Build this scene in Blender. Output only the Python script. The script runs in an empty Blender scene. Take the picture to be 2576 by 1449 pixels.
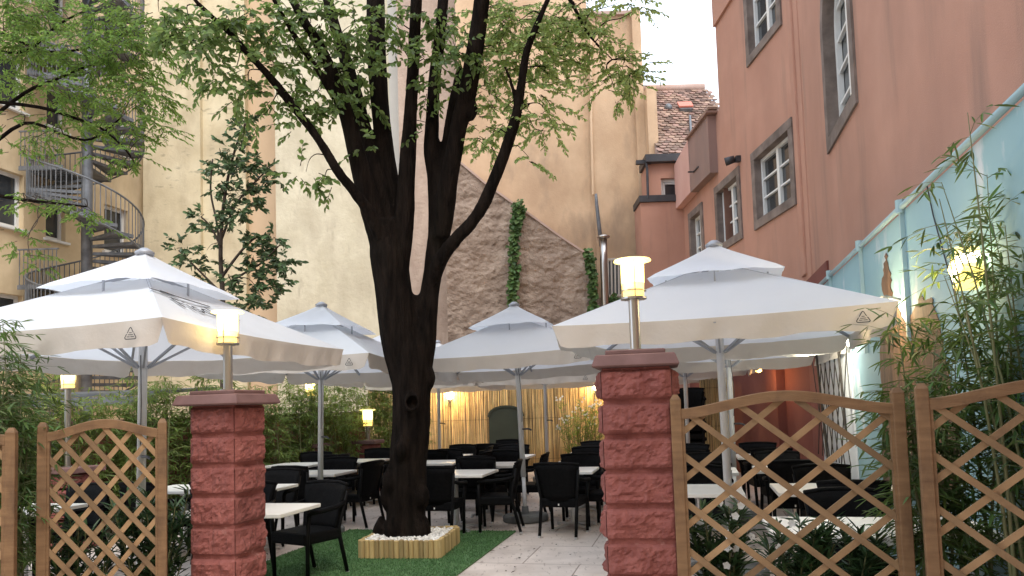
import bpy, bmesh, math, random
from math import sin, cos, pi, radians, sqrt, tan
from mathutils import Vector, Matrix, noise
random.seed(7)
SC = bpy.context.scene
COL = SC.collection
R = random.uniform

# ------------------------------------------------------------------ camera model (photo measured at 2576 x 1449)
F, CX, CY, EYE = 1874.0, 1288.0, 902.0, 1.58
PIT, ROL = radians(3.6), radians(-1.8)
def ray(px, py):
    x, y, z = (px - CX) / F, -(py - CY) / F, -1.0
    c, s = cos(ROL), sin(ROL)
    x, y = x * c - y * s, x * s + y * c
    a = pi / 2 + PIT
    y, z = y * cos(a) - z * sin(a), y * sin(a) + z * cos(a)
    return Vector((x, y, z))
def P(px, py, Y):
    d = ray(px, py)
    t = Y / d.y
    return Vector((d.x * t, Y, EYE + d.z * t))
def hit(px, py, p0, d):
    """distance along a vertical wall (start p0, direction d) and height"""
    r = ray(px, py)
    det = r.x * (-d[1]) + d[0] * r.y
    t = (p0[0] * (-d[1]) + d[0] * p0[1]) / det
    s = (r.x * p0[1] - r.y * p0[0]) / det
    return s, EYE + r.z * t

YAW = radians(13.5)                       # the courtyard is turned this much against the view
U = Vector((cos(YAW), -sin(YAW), 0))
V = Vector((sin(YAW), cos(YAW), 0))

# ------------------------------------------------------------------ materials
def mk(name, c1, c2=None, scale=4.0, rough=0.8, bump=0.0, bscale=40.0, bdist=0.01, stain=None, metal=0.0,
       rand=0.0, hue=0.0, transl=0.0, tcol=None, emit=None, estr=0.0, stretch=(1, 1, 1), spec=0.5, detail=6.0, coat=0.0,
       bstretch=None, stain2=None, alpha=None):
    m = bpy.data.materials.new(name)
    m.use_nodes = True
    nt = m.node_tree
    N, L = nt.nodes, nt.links
    bs = N['Principled BSDF']
    out = N['Material Output']
    bs.inputs['Roughness'].default_value = rough
    bs.inputs['Metallic'].default_value = metal
    bs.inputs['Specular IOR Level'].default_value = spec
    bs.inputs['Coat Weight'].default_value = coat
    tc = N.new('ShaderNodeTexCoord')
    def nz(sc, st, det=detail, rg=0.55):
        mp = N.new('ShaderNodeMapping')
        mp.inputs['Scale'].default_value = st
        L.new(tc.outputs['Object'], mp.inputs['Vector'])
        n = N.new('ShaderNodeTexNoise')
        n.inputs['Scale'].default_value = sc
        n.inputs['Detail'].default_value = det
        n.inputs['Roughness'].default_value = rg
        L.new(mp.outputs['Vector'], n.inputs['Vector'])
        return n.outputs['Fac']
    def ramp(fac, a, b, lo=0.32, hi=0.68):
        r = N.new('ShaderNodeValToRGB')
        r.color_ramp.elements[0].position = lo
        r.color_ramp.elements[1].position = hi
        r.color_ramp.elements[0].color = (*a, 1)
        r.color_ramp.elements[1].color = (*b, 1)
        L.new(fac, r.inputs['Fac'])
        return r.outputs['Color']
    def mixc(fac, a, b, mode='MIX'):
        x = N.new('ShaderNodeMix')
        x.data_type = 'RGBA'
        x.blend_type = mode
        if isinstance(fac, float): x.inputs['Factor'].default_value = fac
        else: L.new(fac, x.inputs['Factor'])
        for sock, v in ((x.inputs[6], a), (x.inputs[7], b)):
            if isinstance(v, tuple): sock.default_value = (*v, 1)
            else: L.new(v, sock)
        return x.outputs[2]
    col = None
    if c2:
        col = ramp(nz(scale, stretch), c1, c2)
    for st in (stain, stain2):
        if st:
            sc_, ss, lo, hi, colr, amt = st
            f = ramp(nz(sc_, ss, 8.0, 0.6), (0, 0, 0), (amt, amt, amt), lo, hi)
            b = N.new('ShaderNodeRGBToBW')
            L.new(f, b.inputs['Color'])
            col = mixc(b.outputs['Val'], col if col else c1, colr)
    if rand or hue:
        g = N.new('ShaderNodeNewGeometry')
        h = N.new('ShaderNodeHueSaturation')
        def mr(src, lo, hi):
            q = N.new('ShaderNodeMapRange')
            q.inputs['To Min'].default_value = lo
            q.inputs['To Max'].default_value = hi
            L.new(src, q.inputs['Value'])
            return q.outputs['Result']
        L.new(mr(g.outputs['Random Per Island'], 1 - rand, 1 + rand), h.inputs['Value'])
        if hue:
            ml = N.new('ShaderNodeMath'); ml.operation = 'MULTIPLY'; ml.inputs[1].default_value = 7.31
            fr = N.new('ShaderNodeMath'); fr.operation = 'FRACT'
            L.new(g.outputs['Random Per Island'], ml.inputs[0]); L.new(ml.outputs[0], fr.inputs[0])
            L.new(mr(fr.outputs[0], 0.5 - hue, 0.5 + hue), h.inputs['Hue'])
        if col: L.new(col, h.inputs['Color'])
        else: h.inputs['Color'].default_value = (*c1, 1)
        col = h.outputs['Color']
    if col: L.new(col, bs.inputs['Base Color'])
    else: bs.inputs['Base Color'].default_value = (*c1, 1)
    if bump:
        b = N.new('ShaderNodeBump')
        b.inputs['Strength'].default_value = bump
        b.inputs['Distance'].default_value = bdist
        L.new(nz(bscale, bstretch or stretch, 5.0, 0.6), b.inputs['Height'])
        L.new(b.outputs['Normal'], bs.inputs['Normal'])
    if emit:
        bs.inputs['Emission Color'].default_value = (*emit, 1)
        bs.inputs['Emission Strength'].default_value = estr
    if transl:
        t = N.new('ShaderNodeBsdfTranslucent')
        if tcol: t.inputs['Color'].default_value = (*tcol, 1)
        if col and not tcol: L.new(col, t.inputs['Color'])
        elif col and tcol:
            L.new(mixc(0.5, col, tcol), t.inputs['Color'])
        mx = N.new('ShaderNodeMixShader')
        mx.inputs['Fac'].default_value = transl
        L.new(bs.outputs[0], mx.inputs[1]); L.new(t.outputs[0], mx.inputs[2])
        L.new(mx.outputs[0], out.inputs['Surface'])
    return m

M = {}
M['paving'] = mk('paving', (0.60, 0.51, 0.45), (0.73, 0.635, 0.565), 2.2, 0.7, 0.2, 30, 0.01,
                 stain=(1.3, (1, 1, 1), 0.46, 0.70, (0.43, 0.355, 0.305), 0.7), stain2=(9, (2.5, 0.6, 1), 0.58, 0.64, (0.30, 0.24, 0.20), 0.65))
M['turf'] = mk('turf', (0.06, 0.14, 0.045), (0.10, 0.20, 0.07), 5, 0.9, 0.8, 220, 0.01)
M['turf_blade'] = mk('turf_blade', (0.078, 0.175, 0.058), (0.055, 0.135, 0.042), 3, rough=0.8, rand=0.45, transl=0.15)
M['yellow'] = mk('yellow', (0.56, 0.43, 0.26), (0.68, 0.54, 0.345), 1.5, 0.9, 0.15, 60, 0.008, stain=(0.9, (1, 1, .25), 0.46, 0.70, (0.40, 0.30, 0.185), 0.8))
M['cream'] = mk('cream', (0.61, 0.51, 0.33), (0.73, 0.635, 0.44), 1.3, 0.9, 0.4, 14, 0.025, stain=(1.0, (1, 1, .5), 0.46, 0.68, (0.47, 0.385, 0.25), 0.85),
                 stain2=(1.9, (1, 1, 2.6), 0.58, 0.66, (0.33, 0.28, 0.19), 0.6))
M['peach'] = mk('peach', (0.62, 0.44, 0.28), (0.68, 0.50, 0.33), 0.6, 0.9, 0.2, 14, 0.02, stain=(0.8, (1, 1, .5), 0.52, 0.8, (0.50, 0.36, 0.23), 0.5))
M['cream_pale'] = mk('cream_pale', (0.55, 0.49, 0.35), (0.69, 0.63, 0.475), 1.2, 0.9, 0.6, 6, 0.04, stain=(0.8, (1, 1, .6), 0.45, 0.68, (0.45, 0.39, 0.28), 0.85),
                      stain2=(2.6, (1, 1, .3), 0.57, 0.68, (0.37, 0.32, 0.23), 0.6))
M['white_plaster'] = mk('white_plaster', (0.50, 0.475, 0.42), (0.58, 0.555, 0.50), 1, 0.9, 0.2, 20, 0.01)
M['rose_rough'] = mk('rose_rough', (0.40, 0.30, 0.235), (0.52, 0.40, 0.32), 1.5, 0.95, 0.8, 7, 0.05, stain=(1.2, (1, 1, .5), 0.5, 0.7, (0.32, 0.23, 0.18), 0.7))
M['beige'] = mk('beige', (0.53, 0.36, 0.22), (0.65, 0.465, 0.30), 0.8, 0.92, 0.35, 25, 0.018, stain=(0.55, (1, 1, .8), 0.42, 0.66, (0.41, 0.27, 0.165), 0.9),
                 stain2=(1.0, (1, 1, .4), 0.52, 0.68, (0.29, 0.21, 0.145), 0.7))
M['stone'] = mk('stone', (0.23, 0.165, 0.122), (0.42, 0.325, 0.255), 2.8, 0.95, 1.0, 6.5, 0.12, stain=(1.1, (1, 1, .7), 0.45, 0.72, (0.22, 0.155, 0.115), 0.8), detail=10)
M['pink'] = mk('pink', (0.42, 0.218, 0.155), (0.48, 0.26, 0.187), 1.2, 0.95, 0.45, 90, 0.009, stain=(0.55, (1, 1, .4), 0.42, 0.70, (0.34, 0.185, 0.135), 0.8),
                stain2=(1.5, (1, 1, .12), 0.54, 0.70, (0.24, 0.15, 0.115), 0.7))
M['pink_near'] = mk('pink_near', (0.39, 0.18, 0.125), (0.44, 0.215, 0.15), 0.8, 0.95, 0.35, 110, 0.006, stain=(0.5, (1, 1, .5), 0.45, 0.75, (0.34, 0.17, 0.12), 0.6),
                     stain2=(1.6, (1, 1, .12), 0.58, 0.8, (0.25, 0.14, 0.105), 0.4))
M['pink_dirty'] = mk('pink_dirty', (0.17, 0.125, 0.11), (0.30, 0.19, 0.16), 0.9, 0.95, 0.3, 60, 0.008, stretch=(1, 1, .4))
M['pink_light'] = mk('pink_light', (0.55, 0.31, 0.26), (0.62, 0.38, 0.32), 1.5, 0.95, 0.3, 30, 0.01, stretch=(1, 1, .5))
M['red_wall'] = mk('red_wall', (0.155, 0.046, 0.034), (0.195, 0.062, 0.046), 1.5, 0.9, 0.2, 60, 0.006)
M['greystone'] = mk('greystone', (0.13, 0.10, 0.085), (0.24, 0.19, 0.165), 3.5, 0.9, 0.3, 30, 0.01, stain=(2, (1, 1, 1), 0.5, 0.7, (0.08, 0.062, 0.053), 0.7))
M['white_paint'] = mk('white_paint', (0.72, 0.72, 0.70), None, rough=0.5)
M['grey_paint'] = mk('grey_paint', (0.45, 0.44, 0.42), None, rough=0.5)
M['glass'] = mk('glass', (0.018, 0.022, 0.026), (0.05, 0.055, 0.06), 1.2, 0.06, spec=0.6)
M['dark_metal'] = mk('dark_metal', (0.035, 0.035, 0.04), (0.06, 0.06, 0.065), 3, 0.5, metal=0.3)
M['galv'] = mk('galv', (0.105, 0.112, 0.122), (0.19, 0.20, 0.215), 5, 0.5, metal=0.3)
M['galv_dark'] = mk('galv_dark', (0.10, 0.105, 0.11), (0.17, 0.18, 0.19), 5, 0.6, metal=0.3)
M['steel'] = mk('steel', (0.45, 0.43, 0.41), None, rough=0.28, metal=1.0)
M['alu'] = mk('alu', (0.55, 0.55, 0.55), (0.62, 0.62, 0.62), 8, 0.38, metal=0.7)
M['tile'] = mk('tile', (0.19, 0.115, 0.085), (0.32, 0.21, 0.165), 1.2, 0.9, 0.3, 40, 0.01, rand=0.55, hue=0.012)
M['ridge'] = mk('ridge', (0.40, 0.28, 0.23), (0.46, 0.33, 0.28), 3, 0.9, 0.2, 30)
M['red_flap'] = mk('red_flap', (0.62, 0.20, 0.14), None, rough=0.6)
M['bark'] = mk('bark', (0.006, 0.0047, 0.004), (0.020, 0.0145, 0.0115), 5, 0.95, 1.0, 14, 0.04, stretch=(3, 3, .5), stain=(1.4, (1, 1, .5), 0.55, 0.75, (0.022, 0.019, 0.013), 0.5), spec=0.05)
M['twig'] = mk('twig', (0.05, 0.036, 0.026), None, rough=0.9)
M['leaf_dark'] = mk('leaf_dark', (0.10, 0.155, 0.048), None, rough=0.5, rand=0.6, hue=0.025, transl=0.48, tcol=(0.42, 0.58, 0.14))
M['leaf_backlit'] = mk('leaf_backlit', (0.21, 0.29, 0.085), None, rough=0.5, rand=0.4, hue=0.025, transl=0.6, tcol=(0.80, 0.95, 0.36))  # right crown of the same tree, sky backlight put into the colour
M['leaf_maple'] = mk('leaf_maple', (0.11, 0.19, 0.04), None, rough=0.55, rand=0.5, hue=0.03, transl=0.55, tcol=(0.40, 0.60, 0.11))
M['leaf_magnolia'] = mk('leaf_magnolia', (0.072, 0.122, 0.048), None, rough=0.4, rand=0.55, hue=0.02, transl=0.2)
M['leaf_bamboo'] = mk('leaf_bamboo', (0.068, 0.120, 0.032), None, rough=0.5, rand=0.6, hue=0.035, transl=0.35, tcol=(0.24, 0.36, 0.07))
M['leaf_hedge'] = mk('leaf_hedge', (0.15, 0.215, 0.058), None, rough=0.55, rand=0.55, hue=0.03, transl=0.45, tcol=(0.40, 0.52, 0.11))
M['culm'] = mk('culm', (0.12, 0.14, 0.055), (0.20, 0.19, 0.09), 6, 0.6)
M['leaf_oleander'] = mk('leaf_oleander', (0.045, 0.095, 0.035), None, rough=0.45, rand=0.6, hue=0.02, transl=0.15)
M['petal'] = mk('petal', (0.80, 0.82, 0.80), None, rough=0.6, transl=0.3)
M['ivy'] = mk('ivy', (0.085, 0.15, 0.042), None, rough=0.5, rand=0.55, hue=0.02, transl=0.25)
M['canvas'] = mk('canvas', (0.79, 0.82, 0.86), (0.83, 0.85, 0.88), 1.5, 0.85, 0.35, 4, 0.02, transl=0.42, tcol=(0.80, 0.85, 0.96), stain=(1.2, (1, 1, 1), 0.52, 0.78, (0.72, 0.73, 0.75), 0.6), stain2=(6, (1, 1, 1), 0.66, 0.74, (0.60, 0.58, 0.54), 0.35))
M['valance'] = mk('valance', (0.56, 0.51, 0.455), (0.62, 0.57, 0.51), 1.5, 0.85, 0.5, 7, 0.02, transl=0.15, tcol=(0.66, 0.62, 0.56))  # canopy cloth again, darker: shade of the upright flaps is in the colour
M['ink'] = mk('ink', (0.03, 0.03, 0.035), None, rough=0.8)
M['pole_white'] = mk('pole_white', (0.62, 0.62, 0.62), None, rough=0.4)
M['rib_grey'] = mk('rib_grey', (0.36, 0.38, 0.42), None, rough=0.5, metal=0.3)
M['concrete_base'] = mk('concrete_base', (0.11, 0.115, 0.115), (0.16, 0.165, 0.16), 6, 0.85, 0.3, 40)
M['wicker'] = mk('wicker', (0.004, 0.004, 0.0045), (0.008, 0.008, 0.0085), 30, 0.6, 0.6, 90, 0.006, bstretch=(1, 1, 2.5), spec=0.06)
M['chair_leg'] = mk('chair_leg', (0.006, 0.006, 0.0065), None, rough=0.5, spec=0.10)
M['table_white'] = mk('table_white', (0.78, 0.76, 0.70), (0.83, 0.81, 0.76), 3, 0.45)
M['brick'] = mk('brick', (0.165, 0.047, 0.039), (0.245, 0.082, 0.068), 9, 0.92, 0.7, 45, 0.016, rand=0.13, stain=(3, (1, 1, 1), 0.5, 0.75, (0.13, 0.037, 0.032), 0.7),
                 stain2=(14, (1, 1, 1), 0.62, 0.78, (0.40, 0.235, 0.20), 0.5))
M['cap'] = mk('cap', (0.135, 0.072, 0.066), (0.18, 0.10, 0.092), 7, 0.85, 0.2, 60, 0.005, stain=(4, (1, 1, 1), 0.55, 0.75, (0.095, 0.06, 0.056), 0.6))
M['trellis'] = mk('trellis', (0.145, 0.076, 0.032), (0.22, 0.125, 0.057), 3, 0.7, 0.4, 20, 0.005, stretch=(1.5, 1.5, 9), stain=(5, (1, 1, .4), 0.50, 0.72, (0.062, 0.032, 0.016), 0.85))
M['lattice'] = mk('lattice', (0.195, 0.115, 0.052), (0.29, 0.185, 0.094), 3, 0.7, 0.3, 30, 0.005, rand=0.32, stain=(4, (1, 1, 1), 0.52, 0.75, (0.09, 0.049, 0.026), 0.8))
M['paling'] = mk('paling', (0.36, 0.25, 0.10), (0.46, 0.34, 0.16), 3, 0.8, 0.3, 30, 0.005, stretch=(3, 3, .5), rand=0.35, stain=(5, (1, 1, .4), 0.55, 0.75, (0.20, 0.15, 0.05), 0.7))
M['pebble'] = mk('pebble', (0.72, 0.69, 0.63), None, rough=0.8, rand=0.22)
M['soil'] = mk('soil', (0.05, 0.035, 0.025), (0.08, 0.06, 0.045), 8, 0.95)
M['reed'] = mk('reed', (0.58, 0.40, 0.18), (0.70, 0.52, 0.26), 6, 0.75, rand=0.5, hue=0.012, stretch=(1, 1, .3), stain=(7, (1, 1, .5), 0.55, 0.72, (0.30, 0.185, 0.08), 0.7))
M['reed2'] = mk('reed2', (0.60, 0.45, 0.21), (0.72, 0.56, 0.30), 6, 0.75, rand=0.42, hue=0.012, stretch=(1, 1, .3))
M['green_board'] = mk('green_board', (0.022, 0.030, 0.020), (0.03, 0.04, 0.027), 3, 0.6)
M['teal'] = mk('teal', (0.215, 0.375, 0.425), (0.275, 0.435, 0.485), 0.8, 0.75, 0.1, 30, 0.005, stain=(1.5, (1, 1, .5), 0.56, 0.62, (0.52, 0.56, 0.60), 0.85),
                stain2=(0.7, (1, 1, .6), 0.56, 0.75, (0.26, 0.38, 0.34), 0.6))
M['teal_pipe'] = mk('teal_pipe', (0.30, 0.44, 0.48), None, rough=0.55)
M['trunk_paint'] = mk('trunk_paint', (0.05, 0.030, 0.020), (0.20, 0.115, 0.065), 7, 0.8, 0.1, 30, stretch=(2.5, 2.5, .3))
M['white_board'] = mk('white_board', (0.74, 0.77, 0.80), (0.80, 0.82, 0.84), 1.4, 0.7, 0.1, 20)
M['black_stick'] = mk('black_stick', (0.03, 0.024, 0.02), None, rough=0.7)
M['terracotta'] = mk('terracotta', (0.32, 0.12, 0.07), (0.40, 0.17, 0.10), 6, 0.85)
M['lamp_glass'] = mk('lamp_glass', (0.9, 0.85, 0.7), None, rough=0.3, emit=(1.0, 0.80, 0.22), estr=3.4)
M['lamp_glow'] = mk('lamp_glow', (0.9, 0.8, 0.5), None, rough=0.3, emit=(1.0, 0.64, 0.14), estr=1.0)
M['lamp_disc'] = mk('lamp_disc', (0.9, 0.85, 0.6), None, rough=0.3, emit=(1.0, 0.76, 0.16), estr=1.1)
M['lamp_core'] = mk('lamp_core', (0.9, 0.85, 0.7), None, rough=0.3, emit=(1.0, 0.88, 0.55), estr=6.0)
M['bulb'] = mk('bulb', (1, 0.95, 0.8), None, emit=(1.0, 0.84, 0.52), estr=22.0)
M['led'] = mk('led', (1, 1, 0.9), None, emit=(1.0, 0.97, 0.80), estr=40.0)

# ------------------------------------------------------------------ mesh builder
class MB:
    def __init__(s): s.v = []; s.f = []
    def add(s, vs, fs):
        o = len(s.v)
        s.v.extend([tuple(v) for v in vs])
        s.f.extend([tuple(i + o for i in f) for f in fs])
    def box(s, c, d, rz=0.0, mat=None):
        x, y, z = d[0] / 2, d[1] / 2, d[2] / 2
        vs = [Vector(q) for q in ((-x, -y, -z), (x, -y, -z), (x, y, -z), (-x, y, -z), (-x, -y, z), (x, -y, z), (x, y, z), (-x, y, z))]
        m = mat if mat is not None else (Matrix.Translation(c) @ Matrix.Rotation(rz, 4, 'Z'))
        s.add([m @ v for v in vs], [(0, 3, 2, 1), (4, 5, 6, 7), (0, 1, 5, 4), (1, 2, 6, 5), (2, 3, 7, 6), (3, 0, 4, 7)])
    def bbox(s, c, d, b=0.004, rz=0.0):
        """box with chamfered edges"""
        bm = bmesh.new()
        bmesh.ops.create_cube(bm, size=1)
        bmesh.ops.scale(bm, vec=d, verts=bm.verts)
        bmesh.ops.bevel(bm, geom=bm.edges[:] , offset=b, segments=2, profile=0.5, affect='EDGES')
        m = Matrix.Translation(c) @ Matrix.Rotation(rz, 4, 'Z')
        bm.verts.ensure_lookup_table()
        s.add([m @ v.co for v in bm.verts], [tuple(v.index for v in f.verts) for f in bm.faces])
        bm.free()
    def bar(s, a, b, w, h=None, up=None):
        """rectangular bar from a to b; w sideways, h along up"""
        a, b = Vector(a), Vector(b)
        h = h or w
        d = (b - a)
        ln = d.length
        if ln < 1e-6: return
        d.normalize()
        u = Vector(up) if up is not None else (Vector((0, 0, 1)) if abs(d.z) < 0.95 else Vector((0, 1, 0)))
        sd = d.cross(u).normalized()
        u = sd.cross(d).normalized()
        vs = []
        for p in (a, b):
            for i, j in ((-1, -1), (1, -1), (1, 1), (-1, 1)):
                vs.append(p + sd * (i * w / 2) + u * (j * h / 2))
        s.add(vs, [(0, 1, 2, 3), (7, 6, 5, 4), (0, 4, 5, 1), (1, 5, 6, 2), (2, 6, 7, 3), (3, 7, 4, 0)])
    def tube(s, pts, rad, n=8, cap=True):
        pts = [Vector(p) for p in pts]
        if not hasattr(rad, '__len__'): rad = [rad] * len(pts)
        vs, fs = [], []
        prev = None
        for i, p in enumerate(pts):
            d = (pts[min(i + 1, len(pts) - 1)] - pts[max(i - 1, 0)]).normalized()
            if prev is None:
                a = Vector((1, 0, 0)) if abs(d.x) < 0.9 else Vector((0, 1, 0))
                sd = d.cross(a).normalized()
            else:
                sd = (prev - d * prev.dot(d)).normalized()
            prev = sd
            u = d.cross(sd)
            for k in range(n):
                t = 2 * pi * k / n
                vs.append(p + (sd * cos(t) + u * sin(t)) * rad[i])
        for i in range(len(pts) - 1):
            for k in range(n):
                fs.append((i * n + k, i * n + (k + 1) % n, (i + 1) * n + (k + 1) % n, (i + 1) * n + k))
        if cap:
            fs.append(tuple(range(n - 1, -1, -1)))
            fs.append(tuple((len(pts) - 1) * n + k for k in range(n)))
        s.add(vs, fs)
    def lathe(s, prof, n=24, c=(0, 0, 0)):
        vs, fs = [], []
        for r, z in prof:
            for k in range(n):
                t = 2 * pi * k / n
                vs.append((c[0] + r * cos(t), c[1] + r * sin(t), c[2] + z))
        for i in range(len(prof) - 1):
            for k in range(n):
                fs.append((i * n + k, i * n + (k + 1) % n, (i + 1) * n + (k + 1) % n, (i + 1) * n + k))
        fs.append(tuple(range(n - 1, -1, -1)))
        fs.append(tuple((len(prof) - 1) * n + k for k in range(n)))
        s.add(vs, fs)
    def prism(s, poly, d):
        """solid from a planar polygon pushed along d"""
        poly = [Vector(p) for p in poly]
        d = Vector(d)
        n = len(poly)
        s.add(poly + [p + d for p in poly],
              [tuple(range(n - 1, -1, -1)), tuple(range(n, 2 * n))] + [(i, (i + 1) % n, n + (i + 1) % n, n + i) for i in range(n)])
    def leaf(s, p, d, nrm, ln, w, fold=0.25):
        """folded leaf: p base, d direction, nrm face normal"""
        d = d.normalized()
        sd = d.cross(nrm)
        if sd.length < 1e-4: sd = d.cross(Vector((0.3, 0.7, 0.2)))
        sd.normalize()
        nn = sd.cross(d)
        up = nn * (w * fold)
        dr = nn * (-ln * 0.10)
        vs = [p, p + d * ln + dr]
        for sg in (1, -1):
            for t_, w_ in ((.18, .36), (.48, .50), (.78, .32)):
                vs.append(p + d * (ln * t_) + sd * (sg * w * w_) + up * (w_ * 2) + dr * (t_ * t_))
        s.add(vs, [(0, 2, 3, 4, 1), (0, 1, 7, 6, 5)])
    def build(s, name, mat, parent=None, smooth=False, world=False):
        me = bpy.data.meshes.new(name)
        vs = s.v
        if world and parent is not None:
            inv = (Matrix.Translation(parent.location) @ Matrix.Rotation(parent.rotation_euler.z, 4, 'Z')).inverted()
            vs = [tuple(inv @ Vector(v)) for v in vs]
        me.from_pydata(vs, [], s.f)
        me.update()
        if smooth:
            me.polygons.foreach_set('use_smooth', [True] * len(me.polygons))
        o = bpy.data.objects.new(name, me)
        COL.objects.link(o)
        me.materials.append(M[mat] if isinstance(mat, str) else mat)
        if parent is not None: o.parent = parent
        return o

def fix_normals(o):
    bm = bmesh.new(); bm.from_mesh(o.data)
    bmesh.ops.recalc_face_normals(bm, faces=bm.faces)
    bm.to_mesh(o.data); bm.free()
    return o

def tag(o, label, cat, group=None, kind=None):
    o['label'] = label; o['category'] = cat
    if group: o['group'] = group
    if kind: o['kind'] = kind
    return o
def thing(name, label, cat, loc=(0, 0, 0), rz=0.0, group=None):
    o = bpy.data.objects.new(name, None)
    COL.objects.link(o)
    o.empty_display_size = 0.1
    o.location = loc; o.rotation_euler = (0, 0, rz)
    return tag(o, label, cat, group)
def struct(o):
    o['kind'] = 'structure'
    return o
def children(o): return list(o.children)
def copy_tree(o, parent=None):
    c = o.copy()
    COL.objects.link(c)
    if parent is not None: c.parent = parent
    for ch in children(o): copy_tree(ch, c)
    return c
def point_light(name, loc, energy, col=(1.0, 0.68, 0.33), r=0.05, parent=None):
    l = bpy.data.lights.new(name, 'POINT')
    l.energy = energy; l.color = col; l.shadow_soft_size = r
    o = bpy.data.objects.new(name, l)
    COL.objects.link(o)
    if parent is not None:
        o.parent = parent
        o.location = Vector(loc)
    else: o.location = loc
    return o
# ------------------------------------------------------------------ setting: ground
g = MB(); S = 70.0
g.add([(-S, -S, 0), (S, -S, 0), (S, S, 0), (-S, S, 0)], [(0, 1, 2, 3)])
ground = struct(g.build('paving', 'paving'))
# slab joints: shallow dark grooves between the large paving slabs, part of the paving sheet
def slab_material():
    m = M['paving']; nt = m.node_tree; N, L = nt.nodes, nt.links
    bs = N['Principled BSDF']
    src = bs.inputs['Base Color'].links[0].from_socket
    tc = N.new('ShaderNodeTexCoord'); mp = N.new('ShaderNodeMapping')
    mp.inputs['Rotation'].default_value = (0, 0, YAW)
    L.new(tc.outputs['Object'], mp.inputs['Vector'])
    b = N.new('ShaderNodeTexBrick')
    b.offset = 0.5; b.inputs['Scale'].default_value = 1.0
    b.inputs['Brick Width'].default_value = 1.15; b.inputs['Row Height'].default_value = 0.92
    b.inputs['Mortar Size'].default_value = 0.010; b.inputs['Mortar Smooth'].default_value = 0.6
    b.inputs['Color1'].default_value = (1, 1, 1, 1); b.inputs['Color2'].default_value = (0.90, 0.90, 0.90, 1)
    b.inputs['Mortar'].default_value = (0.42, 0.38, 0.35, 1)
    L.new(mp.outputs['Vector'], b.inputs['Vector'])
    x = N.new('ShaderNodeMix'); x.data_type = 'RGBA'; x.blend_type = 'MULTIPLY'; x.inputs['Factor'].default_value = 1.0
    L.new(src, x.inputs[6]); L.new(b.outputs['Color'], x.inputs[7]); L.new(x.outputs[2], bs.inputs['Base Color'])
slab_material()

# artificial grass strip beside the tree
c0 = Vector((-0.02, 9.42, 0))
tf = MB()
q = [c0, c0 - U * 2.25, c0 - U * 2.25 - V * 4.4, c0 - V * 4.4]
tf.prism([p + Vector((0, 0, 0.004)) for p in q][::-1], (0, 0, 0.012))
turf = tag(tf.build('artificial_turf', 'turf'), 'strip of bright green artificial grass under the tree', 'turf')
tb = MB()
for i in range(26000):
    a, b = R(0.0, 2.25), R(0.0, 2.9)
    p = c0 - U * a - V * b + Vector((0, 0, 0.014))
    t = R(0, 2 * pi); h = R(0.012, 0.022)
    e = Vector((cos(t), sin(t), 0)) * 0.005
    l = Vector((R(-.008, .008), R(-.008, .008), h))
    tb.add([p - e, p + e, p + l], [(0, 1, 2)])
bl = tb.build('turf_pile', 'turf_blade', turf); bl['kind'] = 'stuff'

# ------------------------------------------------------------------ walls with real openings
def wall_mb(L, z0, z1, ops, out, depth, thick, s0=0.0):
    """front face on local y=0 (x along the wall), openings (s0,s1,z0,z1) with reveals of the given depth"""
    mb = MB()
    xs = sorted({s0, L} | {v for o in ops for v in o[:2] if s0 < v < L})
    zs = sorted({z0, z1} | {v for o in ops for v in o[2:4] if z0 < v < z1})
    for i in range(len(xs) - 1):
        for j in range(len(zs) - 1):
            cx, cz = (xs[i] + xs[i + 1]) / 2, (zs[j] + zs[j + 1]) / 2
            if any(o[0] < cx < o[1] and o[2] < cz < o[3] for o in ops): continue
            vs = [(xs[i], 0, zs[j]), (xs[i + 1], 0, zs[j]), (xs[i + 1], 0, zs[j + 1]), (xs[i], 0, zs[j + 1])]
            mb.add(vs, [(0, 1, 2, 3) if out < 0 else (3, 2, 1, 0)])
    y = -out * depth
    for a, b, c, d in [o[:4] for o in ops]:
        mb.add([(a, 0, c), (b, 0, c), (b, 0, d), (a, 0, d), (a, y, c), (b, y, c), (b, y, d), (a, y, d)],
               [(0, 1, 5, 4), (1, 2, 6, 5), (2, 3, 7, 6), (3, 0, 4, 7)])
    yb = -out * thick
    mb.add([(s0, 0, z0), (L, 0, z0), (L, 0, z1), (s0, 0, z1), (s0, yb, z0), (L, yb, z0), (L, yb, z1), (s0, yb, z1)],
           [(7, 6, 5, 4), (3, 2, 6, 7), (0, 3, 7, 4), (1, 5, 6, 2)])
    return mb
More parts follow.
